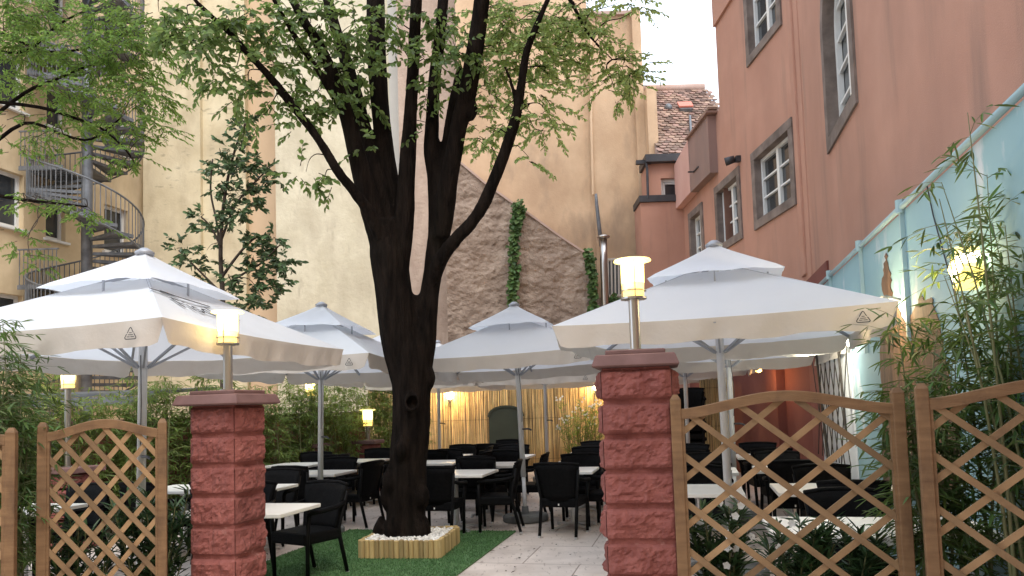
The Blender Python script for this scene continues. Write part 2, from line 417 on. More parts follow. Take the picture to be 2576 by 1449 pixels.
def add_window(parent, s0, s1, z0, z1, out, depth, rows=3, leaves=2, fmat='white_paint', surround=None, sw=0.2, fw=0.06, sill=None):
    y = -out * (depth - 0.05)
    fr = MB()
    w, h = s1 - s0, z1 - z0
    for a, b in ((s0, s0 + fw), (s1 - fw, s1)):
        fr.box(((a + b) / 2, y, (z0 + z1) / 2), (fw, 0.07, h))
    for a, b in ((z0, z0 + fw * 1.2), (z1 - fw, z1)):
        fr.box(((s0 + s1) / 2, y, (a + b) / 2), (w - 2 * fw, 0.066, b - a))
    for k in range(1, leaves):
        fr.box((s0 + w * k / leaves, y, (z0 + z1) / 2), (fw * 1.7, 0.075, h - fw * 2.2))
    n = leaves
    for k in range(n):
        a = s0 + (fw if k == 0 else w * k / n + fw * .85)
        b = s1 - fw if k == n - 1 else s0 + w * (k + 1) / n - fw * .85
        for r in range(1, rows):
            zz = z0 + fw + (h - 2 * fw) * r / rows
            fr.box(((a + b) / 2, y, zz), (b - a, 0.05, 0.032))
    wo = fr.build('window', fmat, parent)
    pn = MB()
    pn.box(((s0 + s1) / 2, -out * (depth - 0.02), (z0 + z1) / 2), (w - fw, 0.012, h - fw))
    pn.build('pane', 'glass', wo)
    if surround:
        sr = MB()
        pr = 0.035
        dd = pr + depth - 0.02
        yc = out * (pr - dd / 2)
        for a, b in ((s0 - sw, s0), (s1, s1 + sw)):
            sr.bbox(((a + b) / 2, yc, (z0 + z1) / 2), (sw, dd, h), 0.006)
        sr.bbox(((s0 + s1) / 2, yc + out * .004, z0 - sw * .5), (w + 2 * sw, dd, sw), 0.006)
        sr.bbox(((s0 + s1) / 2, yc + out * .004, z1 + sw * .5), (w + 2 * sw, dd, sw), 0.006)
        sr.build('stone_surround', surround, wo)
    if sill:
        sl = MB()
        sl.bbox(((s0 + s1) / 2, out * 0.03, z0 - 0.04), (w + 0.16, 0.16, 0.07), 0.008)
        sl.build('sill', sill, wo)
    return wo

# ------------------------------------------------------------------ yellow house on the left
YW0 = Vector((-13.4, 19.5, 0)); YD = Vector((0.2334, 0.9724, 0))
yh = thing('yellow_house', 'yellow rendered house with white framed windows behind the spiral staircase', 'house', YW0, math.atan2(YD.y, YD.x))
wins = []
for zb in (3.45, 6.78, 10.05, 13.3):
    wins += [(-3.4, -1.9, zb, zb + 1.52), (-0.95, 0.62, zb, zb + 1.52), (1.34, 2.03, zb - 0.05, zb + 1.15), (3.5, 4.5, zb, zb + 1.5)]
wall_mb(5.35, 0, 19, wins, -1, 0.24, 0.5, s0=-8.0).build('wall', 'yellow', yh)
for a, b, c, d in wins:
    add_window(yh, a, b, c, d, -1, 0.24, rows=1, leaves=2 if b - a > 1.2 else 1, sill='white_paint', fw=0.09)

# ------------------------------------------------------------------ cream house (stepped side walls), pale wall, rose wall, beige wall
def block(mb, x0, x1, yf, z1, depth=3.0):
    mb.box(((x0 + x1) / 2, yf + depth / 2, z1 / 2), (x1 - x0, depth, z1))
ch = thing('cream_house', 'tall cream plastered blind wall with a peach coloured return beside the spiral staircase', 'house', (-12, 24.3, 0))
xa = P(360, 600, 24.3).x; xb = P(505, 600, 24.3).x; xc = P(622, 600, 24.6).x; xd = P(700, 600, 24.9).x
w = MB(); block(w, xa, xb, 24.3, 18); w.build('wall', 'cream', ch, world=True)
w = MB(); block(w, xb, xc, 24.5, 18); w.build('side_wall', 'cream', ch, world=True)
w = MB(); block(w, xc, xd + 0.5, 24.8, 18); w.build('return_wall', 'peach', ch, world=True)  # shadow side of the wall, its shade put into the peach tint
ph = thing('pale_house', 'pale weathered plaster wall rising behind the tree trunk', 'house', (-6, 23, 0))
x0 = P(695, 600, 23).x; x1 = P(981, 300, 23).x; x2 = P(1005, 300, 23).x
w = MB(); block(w, x0, x1, 23, 18.5); w.build('wall', 'cream_pale', ph, world=True)
w = MB(); block(w, x1, x2, 22.95, 18.4); w.build('corner_strip', 'white_plaster', ph, world=True)
rh = thing('rose_house', 'narrow rough rose grey wall strip between the pale wall and the stone gable', 'house', (-2.8, 22, 0))
x3 = P(1003, 300, 22).x; x4 = P(1180, 300, 22).x
w = MB(); block(w, x3, x4, 22.0, 18.2); w.build('wall', 'rose_rough', rh, world=True)

bh = thing('beige_house', 'large blind orange beige plaster wall with a pilaster strip and pipe', 'house', (1, 20.6, 0))
xl = P(1152, 300, 20.8).x; xm = P(1487, 300, 20.8).x; xr = P(1600, 300, 20.6).x; xe = P(1622, 300, 20.6).x
zt = P(1545, 42, 20.8).z
w = MB(); block(w, xl, xm, 20.9, 17.5); w.build('wall', 'beige', bh, world=True)
w = MB(); block(w, xm, xr, 20.75, zt); w.build('side_wall', 'beige', bh, world=True)
w = MB(); block(w, xr, xe, 20.6, zt + 0.15); w.build('end_pilaster', 'beige', bh, world=True)
w = MB()
w.box(((xm + xr) / 2 + 0.03, 22.2, zt + 0.05), (xr - xm + 0.05, 3.1, 0.10))
w.build('coping', 'ridge', bh, world=True)
w = MB()
w.tube([P(1487, 60, 20.7), P(1487, 300, 20.7), P(1492, 490, 20.7)], 0.035, 8)
w.build('drainpipe', 'peach', bh, world=True)
# party wall stub that closes the tiled roof on its left
x5 = xe + 0.003; x6 = P(1654, 300, 20.2).x
st = MB()
zs0, zs1 = P(1640, 392, 20.2).z, P(1640, 216, 20.2).z
st.box(((x5 + x6) / 2, 20.8, (zs0 + zs1) / 2), (x6 - x5, 1.2, zs1 - zs0))
st.build('gable_stub', 'beige', bh, world=True)
st = MB(); st.bbox(((x5 + x6) / 2, 20.78, zs0 - 0.07), (x6 - x5 + 0.08, 1.25, 0.13), 0.03); st.build('stub_footing', 'white_plaster', bh, world=True)

# old flue and stainless chimney in front of the beige wall
fl = thing('steel_flue', 'shiny steel flue pipe with a cap standing before the beige wall', 'chimney', (P(1520, 700, 19.6).x, 19.6, 0))
w = MB()
pt = [P(1521, 745, 19.6), P(1519, 660, 19.6), P(1518, 602, 19.6)]
pt[0].z = 0.0
w.tube(pt, 0.10, 14); w.build('pipe', 'steel', fl, True, world=True)
w = MB(); tp = P(1518, 598, 19.6); w.lathe([(0.10, -0.03), (0.17, 0.0), (0.17, 0.035), (0.05, 0.09)], 16, tp); w.build('cap', 'steel', fl, True, world=True)
of = thing('old_flue', 'thin rusty grey flue fixed to the beige wall above the steel flue', 'pipe', (P(1500, 700, 20.4).x, 20.4, 4))
w = MB(); w.tube([P(1513, 620, 20.45), P(1506, 560, 20.45), P(1501, 515, 20.45), P(1499, 488, 20.45)], [0.06, 0.055, 0.05, 0.04], 10); w.build('pipe', 'galv', of, True, world=True)
lb = thing('louvred_hatch', 'pale slatted hatch behind the lamp on the brick pillar', 'hatch', (P(1540, 700, 20.2).x, 20.2, 4))
w = MB()
for k in range(7):
    w.bar(P(1530 + k * 9, 742, 20.2), P(1529 + k * 9, 655, 20.2), 0.045, 0.03)
w.bar(P(1524, 745, 20.2), P(1592, 741, 20.2), 0.06, 0.06); w.bar(P(1523, 653, 20.2), P(1590, 650, 20.2), 0.05, 0.05)
w.build('slats', 'white_plaster', lb, world=True)
w = MB(); w.box((P(1556, 700, 20.3).x, 20.31, P(1556, 700, 20.3).z), (0.72, 0.1, 0.95)); w.build('backing', 'galv_dark', lb, world=True)
bw = thing('wall_ledge', 'low rough stone wall under the slatted hatch', 'wall', (P(1540, 800, 20).x, 20, 0))
xx0, xx1, zz = P(1487, 745, 20.0).x, P(1615, 745, 20.0).x, P(1540, 748, 20.0).z
w = MB(); w.box(((xx0 + xx1) / 2, 20.25, zz / 2), (xx1 - xx0, 0.5, zz)); w.build('masonry', 'stone', bw, world=True)

# stone gable house
gy = 20.0
pts = [(1134, 1100), (1134, 385), (1164, 418), (1219, 464), (1284, 511), (1329, 541), (1409, 599), (1481, 646), (1486, 1100)]
poly = [P(x, y, gy) for x, y in pts]
poly[0].z = 0; poly[-1].z = 0; poly[-1].x = poly[-2].x; poly[1].x = poly[0].x
gh = thing('stone_gable', 'rough grey brown stone gable wall with ivy in front of the beige wall', 'house', (0, gy, 0))
w = MB()
# subdivide the gable face so that the rubble can have real relief
nx, nzz = 150, 120
X0, X1 = poly[0].x, poly[-1].x
def gtop(x):
    for a, b in zip(poly[1:-2], poly[2:-1]):
        if a.x <= x <= b.x + 1e-6: return a.z + (b.z - a.z) * (x - a.x) / max(1e-6, b.x - a.x)
    return poly[1].z if x < poly[1].x + .01 else poly[-2].z
vs, fs = [], []
for i in range(nx + 1):
    x = X0 + (X1 - X0) * i / nx
    t = gtop(x)
    for j in range(nzz + 1):
        z = 1.5 + (t - 1.5) * j / nzz
        wq = Vector((x * 2.1 + 1.2 * noise.noise(Vector((x * .9, 0, z * .9))), 5, z * 3.4))
        d = noise.noise(wq) * 0.05 + noise.noise(Vector((x * 7, 1, z * 10))) * 0.028
        vs.append((x, gy - 0.05 - d, z))
for i in range(nx):
    for j in range(nzz):
        a = i * (nzz + 1) + j
        fs.append((a, a + nzz + 1, a + nzz + 2, a + 1))
w.add(vs, fs)
w.prism([(p.x, gy, p.z) for p in poly], (0, 0.7, 0))
w.build('wall', 'stone', gh, world=True)
w = MB()
for a, b in zip(poly[1:-2], poly[2:-1]):
    w.bar(a + Vector((0, 0.28, 0.03)), b + Vector((0, 0.28, 0.03)), 0.75, 0.05)
w.build('verge_tiles', 'ridge', gh, world=True)

# ------------------------------------------------------------------ pink house on the right
BX = Vector((5.0, 12.5, 0))
FD = Vector((-0.047, 1, 0)).normalized()
ND = Vector((-0.236, -1, 0)).normalized()
pf = thing('pink_house', 'tall salmon pink house with grey stone window surrounds', 'house', BX, math.atan2(FD.y, FD.x))
SW = 0.17
W3 = (0.30, 1.90, 5.05, 6.25); W2 = (2.92, 4.22, 5.05, 6.25); W1 = (5.5, 6.35, 5.0, 6.2); W4 = (0.50, 1.86, 8.34, 10.0)
WD = 0.19
def grow(w_): return (w_[0] - SW + .004, w_[1] + SW - .004, w_[2] - SW + .004, w_[3] + SW - .004)
wall_mb(3.82, 0, 18, [grow(W3), (grow(W2)[0], 3.82, grow(W2)[2], grow(W2)[3]), grow(W4)], 1, WD, 0.6).build('wall', 'pink', pf)
wall_mb(7.05, 0, 8.05, [(3.823, *grow(W2)[1:]), grow(W1)], 1, WD, 0.6, s0=3.823).build('rear_wall', 'pink', pf)
for q_ in (W3, W2, W1, W4):
    add_window(pf, *q_, 1, WD, rows=3, leaves=2, surround='greystone', sw=SW)
w = MB(); w.box((3.1, 0.03, 14.0), (1.44, 0.055, 8.1)); w.build('raised_plaster', 'pink', pf)
# plaster block below the eaves, partly stained
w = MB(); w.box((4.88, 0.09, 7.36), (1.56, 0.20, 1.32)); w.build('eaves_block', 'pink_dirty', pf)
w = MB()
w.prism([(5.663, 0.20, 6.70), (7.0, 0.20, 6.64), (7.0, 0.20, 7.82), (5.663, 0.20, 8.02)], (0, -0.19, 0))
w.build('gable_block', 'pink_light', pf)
w = MB(); w.bar((3.95, 0.12, 8.06), (5.7, 0.12, 8.05), 0.28, 0.05); w.bar((3.95, 0.10, 8.14), (4.6, 0.14, 8.12), 0.22, 0.06); w.build('eaves', 'tile', pf)
w = MB(); w.bar((5.3, 0.2, 7.1), (5.3, 0.34, 7.1), 0.03); w.bar((4.9, 0.2, 7.1), (5.3, 0.2, 7.1), 0.03); w.build('bracket', 'dark_metal', pf)
# red painted ground floor
w = MB()
w.box((3.3, 0.02, 1.75), (7.4, 0.05, 3.5))
for s in (1.2, 4.4): w.box((s, 0.10, 1.6), (0.5, 0.22, 3.2))
w.build('ground_floor_wall', 'red_wall', pf)
w = MB(); w.bbox((0.6, 0.16, 2.75), (1.1, 0.30, 0.75), 0.01); w.build('boxed_shutter', 'red_wall', pf)

# near wing of the pink house, turned a little
pn0 = BX + ND * 10.0
pn = thing('pink_wing', 'near wing of the pink house with an arched stone window above the teal wall', 'house', pn0, math.atan2(-ND.y, -ND.x))
L_ = 10.0
a0, a1, az0, azs = L_ - 4.28, L_ - 2.80, 5.02, 6.40
rad_ = (a1 - a0) / 2
op = (a0, a1, az0, azs + rad_)
mbw = wall_mb(L_, 0, 18, [op], 1, 0.20, 0.7, s0=-2)
mid = (a0 + a1) / 2
arc = [(mid + rad_ * cos(t), azs + rad_ * sin(t)) for t in [pi * k / 16 for k in range(17)]]
for side in (0, 1):
    pts_ = arc[:9] if side == 0 else arc[8:]
    corner = (a1, azs + rad_) if side == 0 else (a0, azs + rad_)
    for (x_, z_), (x2_, z2_) in zip(pts_[:-1], pts_[1:]):
        mbw.add([(x_, -0.003, z_), (x2_, -0.003, z2_), (corner[0], -0.003, corner[1]), (x_, -0.20, z_), (x2_, -0.20, z2_)], [(0, 1, 2), (0, 3, 4, 1)])
mbw.build('wall', 'pink', pn)
wn = MB()
fy = -0.12
outer = [(a0, az0), (a1, az0)] + arc[0:17]
def ring(pl, t, mb, y0, y1):
    n = len(pl)
    cx_ = sum(p[0] for p in pl) / n; cz_ = sum(p[1] for p in pl) / n
    for i in range(n):
        (x_, z_), (x2_, z2_) = pl[i], pl[(i + 1) % n]
        if abs(x_ - x2_) + abs(z_ - z2_) < 1e-5: continue
        def inn(px_, pz_):
            v = Vector((px_ - cx_, pz_ - cz_)); k = 1 - t / max(abs(v.x), 0.3) if abs(v.x) > 0.4 else 1 - t / v.length
            return (cx_ + v.x * k, cz_ + v.y * k)
        i1, i2 = inn(x_, z_), inn(x2_, z2_)
        mb.add([(x_, y0, z_), (x2_, y0, z2_), (i2[0], y0, i2[1]), (i1[0], y0, i1[1]), (x_, y1, z_), (x2_, y1, z2_), (i2[0], y1, i2[1]), (i1[0], y1, i1[1])],
               [(0, 1, 2, 3), (3, 2, 6, 7), (0, 4, 5, 1), (7, 6, 5, 4)])
ring(outer, 0.085, wn, fy, fy - 0.07)
wn.box((mid, fy - 0.035, (az0 + azs + rad_) / 2), (0.10, 0.06, azs + rad_ - az0 - 0.1))
for k in range(1, 5): wn.box((mid, fy - 0.04, az0 + 0.42 * k), (a1 - a0 - 0.12, 0.045, 0.035))
wo = wn.build('window', 'white_paint', pn)
w = MB(); w.add([(x_, fy - 0.075, z_) for x_, z_ in outer], [tuple(range(len(outer)))]); w.build('pane', 'glass', wo)
sr = MB()
big = [(a0 - 0.17, az0 - 0.17), (a1 + 0.17, az0 - 0.17)] + [(mid + (rad_ + .17) * cos(t), azs + (rad_ + .17) * sin(t)) for t in [pi * k / 16 for k in range(17)]]
n_ = len(big)
for i in range(n_):
    j = (i + 1) % n_
    ccx, ccz = mid, (az0 + azs + rad_) / 2
    shr = lambda q: (q[0] + (ccx - q[0]) * .008, q[1] + (ccz - q[1]) * .006)
    A, B, C, D = big[i], big[j], shr(outer[j]), shr(outer[i])
    sr.add([(A[0], .03, A[1]), (B[0], .03, B[1]), (C[0], .03, C[1]), (D[0], .03, D[1]), (A[0], -.02, A[1]), (B[0], -.02, B[1]), (C[0], -.12, C[1]), (D[0], -.12, D[1])],
           [(0, 1, 2, 3), (0, 4, 5, 1), (3, 2, 6, 7)])
sr.build('stone_surround', 'greystone', wo)
w = MB(); w.bbox((L_ - 0.06, 0.01, 10.8), (0.40, 0.07, 14.4), 0.02); w.build('pilaster', 'pink', pn)
w = MB(); w.box((L_ - 1.0, 0.01, 1.74), (2.3, 0.04, 3.48)); w.build('ground_floor_wall', 'red_wall', pn)
w = MB(); w.bbox((L_ - 0.75, 0.004, 9.0), (0.035, 0.03, 17.9), 0.012); w.build('plaster_ridge', 'pink', pn)
# spotlight on the facade
s_, z_ = hit(1862, 400, (BX.x, BX.y), (FD.x, FD.y))
sp = thing('wall_spotlight', 'small dark spotlight fixed to the pink facade between two windows', 'spotlight', BX + FD * s_ + Vector((0, 0, z_)), math.atan2(FD.y, FD.x))
w = MB(); w.box((0, 0.05, 0), (0.12, 0.09, 0.12)); w.build('bracket', 'dark_metal', sp)
w = MB(); w.tube([(0.05, 0.10, 0.02), (0.12, 0.28, -0.02)], [0.075, 0.09], 12); w.build('head', 'dark_metal', sp, True)

# ------------------------------------------------------------------ rear annex and tiled roof
ex = thing('pink_annex', 'small pink annex with a black gutter and a white window below the tiled roof', 'house', (4.0, 19.5, 0))
ax0 = P(1615, 600, 19.5).x; ax1 = 4.70
axu = P(1630, 450, 19.5).x
zl = P(1660, 500, 19.5).z; ze = P(1660, 410, 19.5).z
w = MB(); w.box(((ax0 + ax1) / 2, 20.0, (zl - .09) / 2), (ax1 - ax0, 1.0, zl - .09)); w.build('wall', 'pink', ex, world=True)
wx0, wx1 = P(1664, 470, 19.5).x, 4.62
wz0, wz1 = zl + 0.09, P(1690, 446, 19.5).z
up = MB()
for (a, b, c, d) in ((axu, wx0, zl + 0.09, ze), (wx0, ax1, wz1, ze)):
    up.box(((a + b) / 2, 20.0, (c + d) / 2), (b - a, 0.9, d - c))
up.build('upper_wall', 'pink', ex, world=True)
fr = MB()
yy = 19.72
fr.box((wx0 + .035, yy, (wz0 + wz1) / 2), (0.07, 0.08, wz1 - wz0)); fr.box(((wx0 + wx1) / 2 + .06, yy, wz1 - .035), (wx1 - wx0 - .01, 0.08, 0.07))
fr.box((wx0 + .11, yy + .02, (wz0 + wz1) / 2), (0.05, 0.06, wz1 - wz0 - .14)); fr.box(((wx0 + wx1) / 2 + .1, yy + .02, wz1 - .10), (wx1 - wx0 - .1, 0.06, 0.05))
wo = fr.build('window', 'white_paint', ex, world=True)
w = MB(); w.box(((wx0 + wx1) / 2 + .06, yy + .06, (wz0 + wz1) / 2), (wx1 - wx0, 0.02, wz1 - wz0)); w.build('pane', 'glass', wo)
wo.children[0].matrix_parent_inverse = Matrix.Translation(-Vector(ex.location))
w = MB(); w.box(((ax0 + ax1) / 2 - .01, 19.93, zl), (ax1 - ax0 + .06, 1.0, 0.17)); w.build('ledge', 'dark_metal', ex, world=True)
w = MB(); w.box(((axu + ax1) / 2 - .02, 19.85, ze + .10), (ax1 - axu + .1, 1.0, 0.20)); w.bar((axu - .30, 19.5, ze + .03), (axu + .1, 19.5, ze + .03), 0.12, 0.10)
w.tube([(axu - .05, 19.42, ze), (axu - .02, 19.45, ze - .2), (axu - .03, 19.45, zl)], 0.035, 8)
w.build('gutter', 'dark_metal', ex, world=True)

rf = thing('tiled_house', 'old house roof of brown plain tiles with a small red roof hatch', 'house', (4.6, 21, 0))
rx0, rx1 = P(1640, 300, 20.4).x, 6.4
ry0, rz0 = 19.6, ze + 0.22
ridge = P(1700, 224, 23.2)
ry1, rz1 = 23.2, ridge.z
rdir = Vector((0, ry1 - ry0, rz1 - rz0)); rl = rdir.length; rdir.normalize()
rn = Vector((0, -rdir.z, rdir.y))
w = MB()
w.prism([(rx0, ry0, rz0 - .06), (rx1, ry0, rz0 - .06), (rx1, ry1, rz1 - .06), (rx0, ry1, rz1 - .06)], (0, 0.2, -0.25))
w.prism([(rx0, ry1 - .1, 0), (rx1, ry1 - .1, 0), (rx1, ry1 - .1, rz1 - .5), (rx0, ry1 - .1, rz1 - .5)], (0, 0.4, 0))
w.build('roof_deck', 'ridge', rf, world=True)
w = MB()
rows = int(rl / 0.165)
for r in range(rows):
    base = Vector((0, ry0, rz0)) + rdir * (r * 0.165)
    x = rx0 + (0.09 if r % 2 else 0.0)
    while x < rx1:
        tw = 0.175
        lift = R(0.028, 0.055); dz = R(-.012, .012)
        pl = []
        for k in range(7):
            a = pi * k / 6
            pl.append((x + tw / 2 - cos(a) * tw * .49, -sin(a) * 0.06))
        lo = [Vector((px_, 0, 0)) + base + rdir * (py_ + dz) + rn * lift for px_, py_ in pl]
        hi = [Vector((x + tw * .99, 0, 0)) + base + rdir * .2 + rn * .005, Vector((x + tw * .01, 0, 0)) + base + rdir * .2 + rn * .005]
        n = len(lo)
        w.add(lo + hi + [p - rn * 0.02 for p in lo], [tuple(range(n + 2))] + [(i + 1, i, n + 2 + i, n + 3 + i) for i in range(n - 1)])
        x += tw + 0.006
w.build('roof', 'tile', rf, world=True)
w = MB(); w.tube([(rx0, ry1, rz1 + .02), (rx1, ry1, rz1 + .02)], 0.13, 10); w.build('ridge_tiles', 'ridge', rf, True, world=True)
def onroof(px, py):
    r = ray(px, py); o = Vector((0, 0, EYE)); p0 = Vector((0, ry0, rz0))
    return o + r * ((p0 - o).dot(rn) / r.dot(rn))
hp = onroof(1722, 276)
w = MB()
hm = Matrix.Translation(hp + rn * 0.16) @ Matrix(((1, 0, 0), (0, rdir.y, rn.y), (0, rdir.z, rn.z))).to_4x4()
w.box(None, (0.42, 0.34, 0.05), mat=hm); w.build('roof_hatch', 'red_flap', rf, world=True)
w = MB(); hm2 = Matrix.Translation(hp + rn * 0.06 - rdir * .04) @ Matrix(((1, 0, 0), (0, rdir.y, rn.y), (0, rdir.z, rn.z))).to_4x4()
w.box(None, (0.36, 0.40, 0.13), mat=hm2); w.build('hatch_kerb', 'galv_dark', rf, world=True)
w = MB(); w.tube([onroof(1735, 296) + rn * .05, onroof(1739, 365) + rn * .05], 0.035, 8); w.build('flashing_pipe', 'galv', rf, world=True)
vp = onroof(1681, 276); w = MB(); w.lathe([(0.13, -0.02), (0.12, 0.10), (0.06, 0.17), (0.01, 0.19)], 12, vp); w.build('roof_vent', 'galv', rf, True, world=True)

# ------------------------------------------------------------------ teal painted boundary wall with mural
T0 = Vector((2.75, 4.0, 0)); TD = Vector((0.25, 1, 0)).normalized()
trz = math.atan2(TD.y, TD.x)
tw_ = thing('teal_wall', 'tall pale teal boundary wall painted with clouds and tree trunks under a pipe rail', 'wall', T0, trz)
w = MB(); w.box((3.25, -0.06, 1.54), (7.4, 0.12, 3.08)); w.build('panel', 'teal', tw_)
w = MB(); w.tube([(-0.45, 0.02, 3.11), (6.95, 0.02, 3.11)], 0.024, 10); w.build('rail', 'teal_pipe', tw_, True)
for s in (2.12, 3.75, 5.6):
    w = MB(); w.bar((s, 0.018, 2.0), (s, 0.018, 3.10), 0.03, 0.034); w.tube([(s, 0.02, 3.06), (s, 0.02, 3.17)], 0.042, 8); w.build('post', 'teal_pipe', tw_)
w = MB()
cb = [hit(x, y, (T0.x, T0.y), (TD.x, TD.y)) for x, y in ((2334, 455), (2352, 540), (2374, 620), (2402, 720), (2420, 800))]
w.tube([(a_, 0.012, b_) for a_, b_ in cb], 0.005, 5)
w.build('cable', 'ink', tw_)
def mural(name, pts, th=0.006):
    pl = [hit(x, y, (T0.x, T0.y), (TD.x, TD.y)) for x, y in pts]
    m = MB(); m.prism([(s, 0.003 + th, z) for s, z in pl], (0, -th, 0)); return m.build(name, 'trunk_paint', tw_)
def jag(pts, k=5, amp=5.0):
    out = []
    for (x0_, y0_), (x1_, y1_) in zip(pts[:-1], pts[1:]):
        for q in range(k):
            t_ = q / k
            out.append((x0_ + (x1_ - x0_) * t_ + (R(-amp, amp) if q else 0), y0_ + (y1_ - y0_) * t_))
    return out + [pts[-1]]
mural('painted_trunk', jag([(2222, 1250), (2221, 1100), (2222, 1000), (2216, 900), (2219, 830), (2225, 760), (2221, 700), (2226, 672), (2231, 636), (2236, 668), (2243, 690), (2241, 720), (2250, 752), (2262, 778), (2280, 812), (2296, 790), (2312, 764), (2318, 742), (2330, 756), (2345, 748), (2352, 772), (2362, 800), (2372, 850), (2380, 900), (2405, 1010), (2416, 1120), (2420, 1250)], 4, 3.0))
w = MB(); w.box((5.75, 0.008, 1.2), (2.35, 0.012, 2.4)); w.build('white_panel', 'white_board', tw_)

# lights and lanterns on the teal wall
def on_teal(px, py, off=0.0):
    s, z = hit(px, py, (T0.x, T0.y), (TD.x, TD.y))
    return T0 + TD * s + Vector((-TD.y, TD.x, 0)) * off + Vector((0, 0, z))
wl = thing('wall_lantern', 'glowing square yellow lantern on the teal wall above the bamboo', 'lantern', on_teal(2478, 672), trz)
wl.rotation_euler = (0, radians(35), trz)
w = MB(); w.bbox((0, 0.10, 0), (0.19, 0.12, 0.085), 0.006); w.build('glass', 'lamp_core', wl)
for z in (-.068, .068):
    w = MB(); w.bbox((0, 0.10, z), (0.20, 0.13, 0.048), 0.006); w.build('shade', 'lamp_disc', wl)
w = MB(); w.box((0, 0.012, 0), (0.09, 0.02, 0.16)); w.build('wall_plate', 'galv_dark', wl)
point_light('lantern_light', (0, 0.34, 0.0), 5, r=0.08, parent=wl)
sl = thing('globe_lamp', 'bright bare bulb on the teal wall beside the painted trunk', 'lamp', on_teal(2268, 775), trz)
w = MB(); w.lathe([(0.01, -.07), (0.055, -.045), (0.075, 0), (0.055, .045), (0.01, .07)], 16, (0, 0.13, 0)); w.build('globe', 'bulb', sl, True)
w = MB(); w.tube([(0, 0.0, 0.07), (0, 0.13, 0.11)], 0.014, 6); w.lathe([(0.035, 0.06), (0.03, 0.11)], 10, (0, .13, 0)); w.build('bracket', 'galv_dark', sl)
point_light('globe_light', (0, 0.26, 0.0), 9, (1, 0.72, 0.36), 0.06, sl)

# black expanding lattice against the white panel
el = thing('willow_lattice', 'black expanding stick lattice leaning on the white wall panel', 'lattice', T0 + TD * 5.75, trz)
w = MB()
for k in range(6):
    a = -1.1 + k * 0.36
    w.bar((a, 0.07, 0.75), (a + 0.75, 0.07, 2.15), 0.013, 0.010, up=(0, 1, 0))
    w.bar((a + 0.5, 0.085, 0.75), (a - 0.25, 0.085, 2.15), 0.013, 0.010, up=(0, 1, 0))
w.build('sticks', 'black_stick', el)
w = MB(); w.bar((0.2, 0.10, 0.4), (0.75, 0.11, 2.3), 0.07, 0.02, up=(0, 1, 0)); w.build('side_lath', 'black_stick', el)
w = MB(); w.bar((-1.10, 0.10, 1.15), (-0.9, 0.11, 2.5), 0.05, 0.02, up=(0, 1, 0)); w.build('side_lath', 'black_stick', el)

# ------------------------------------------------------------------ spiral staircase
scx = P(219, 500, 20.4).x
ss = thing('spiral_staircase', 'grey steel spiral staircase in front of the yellow house', 'staircase', (scx, 20.4, 0))
w = MB(); w.tube([(0, 0, 0), (0, 0, 16)], 0.145, 16); w.build('central_pole', 'galv', ss, True)
RS, PER = 1.42, 3.25
def sz(phi): return 6.35 - PER * phi / (2 * pi)
NST = 17
step0 = None
k0 = -int(5.9 / PER * NST)
ks = [k for k in range(-46, 33) if 1.6 < sz(2 * pi * k / NST) < 15.5]
for k in ks:
    ph = 2 * pi * k / NST
    if step0 is None:
        m = MB()
        da = 2 * pi / NST * 1.12
        # open tread of five bars on a tray
        for q in range(6):
            a0_, a1_ = -da / 2 + da * q / 6 + 0.006, -da / 2 + da * (q + 1) / 6 - 0.016
            pl = [(0.16 * cos(a0_), 0.16 * sin(a0_), 0), (RS * cos(a0_), RS * sin(a0_), 0), (RS * cos(a1_), RS * sin(a1_), 0), (0.16 * cos(a1_), 0.16 * sin(a1_), 0)]
            m.prism(pl, (0, 0, 0.03))
        m.prism([(RS * cos(-da / 2), RS * sin(-da / 2), -.05), (RS * 1.012 * cos(-da / 2), RS * 1.012 * sin(-da / 2), -.05), (RS * 1.012 * cos(da / 2), RS * 1.012 * sin(da / 2), -.05), (RS * cos(da / 2), RS * sin(da / 2), -.05)], (0, 0, 0.09))
        m.prism([(0.16 * cos(-da / 2), 0.16 * sin(-da / 2), -.026), (RS * cos(-da / 2), RS * sin(-da / 2), -.026), (RS, 0, -.026), (RS * cos(da / 2), RS * sin(da / 2), -.026), (0.16 * cos(da / 2), 0.16 * sin(da / 2), -.026)], (0, 0, 0.018))
        m.bar((0.14, -0.02, -0.02), (RS * cos(-da / 2), RS * sin(-da / 2), -0.02), 0.02, 0.07)
        m.bar((0.14, 0.02, -0.02), (RS * cos(da / 2), RS * sin(da / 2), -0.02), 0.02, 0.07)
        step0 = m.build('step', 'galv', ss)
        o = step0
    else:
        o = step0.copy(); COL.objects.link(o); o.parent = ss
    o.rotation_euler = (0, 0, ph); o.location = (0, 0, sz(ph))
m = MB()
rail, low = [], []
for i in range(len(ks) * 4):
    ph = 2 * pi * (ks[0] + i / 4) / NST
    z = sz(ph)
    x, y = RS * 1.0 * cos(ph), RS * 1.0 * sin(ph)
    rail.append((x, y, z + 0.98)); low.append((x, y, z - 0.06))
    m.bar((x, y, z), (x, y, z + 0.97), 0.018, 0.018)
m.tube(rail, 0.026, 6); m.tube(low, 0.03, 4)
m.build('railing', 'galv', ss)
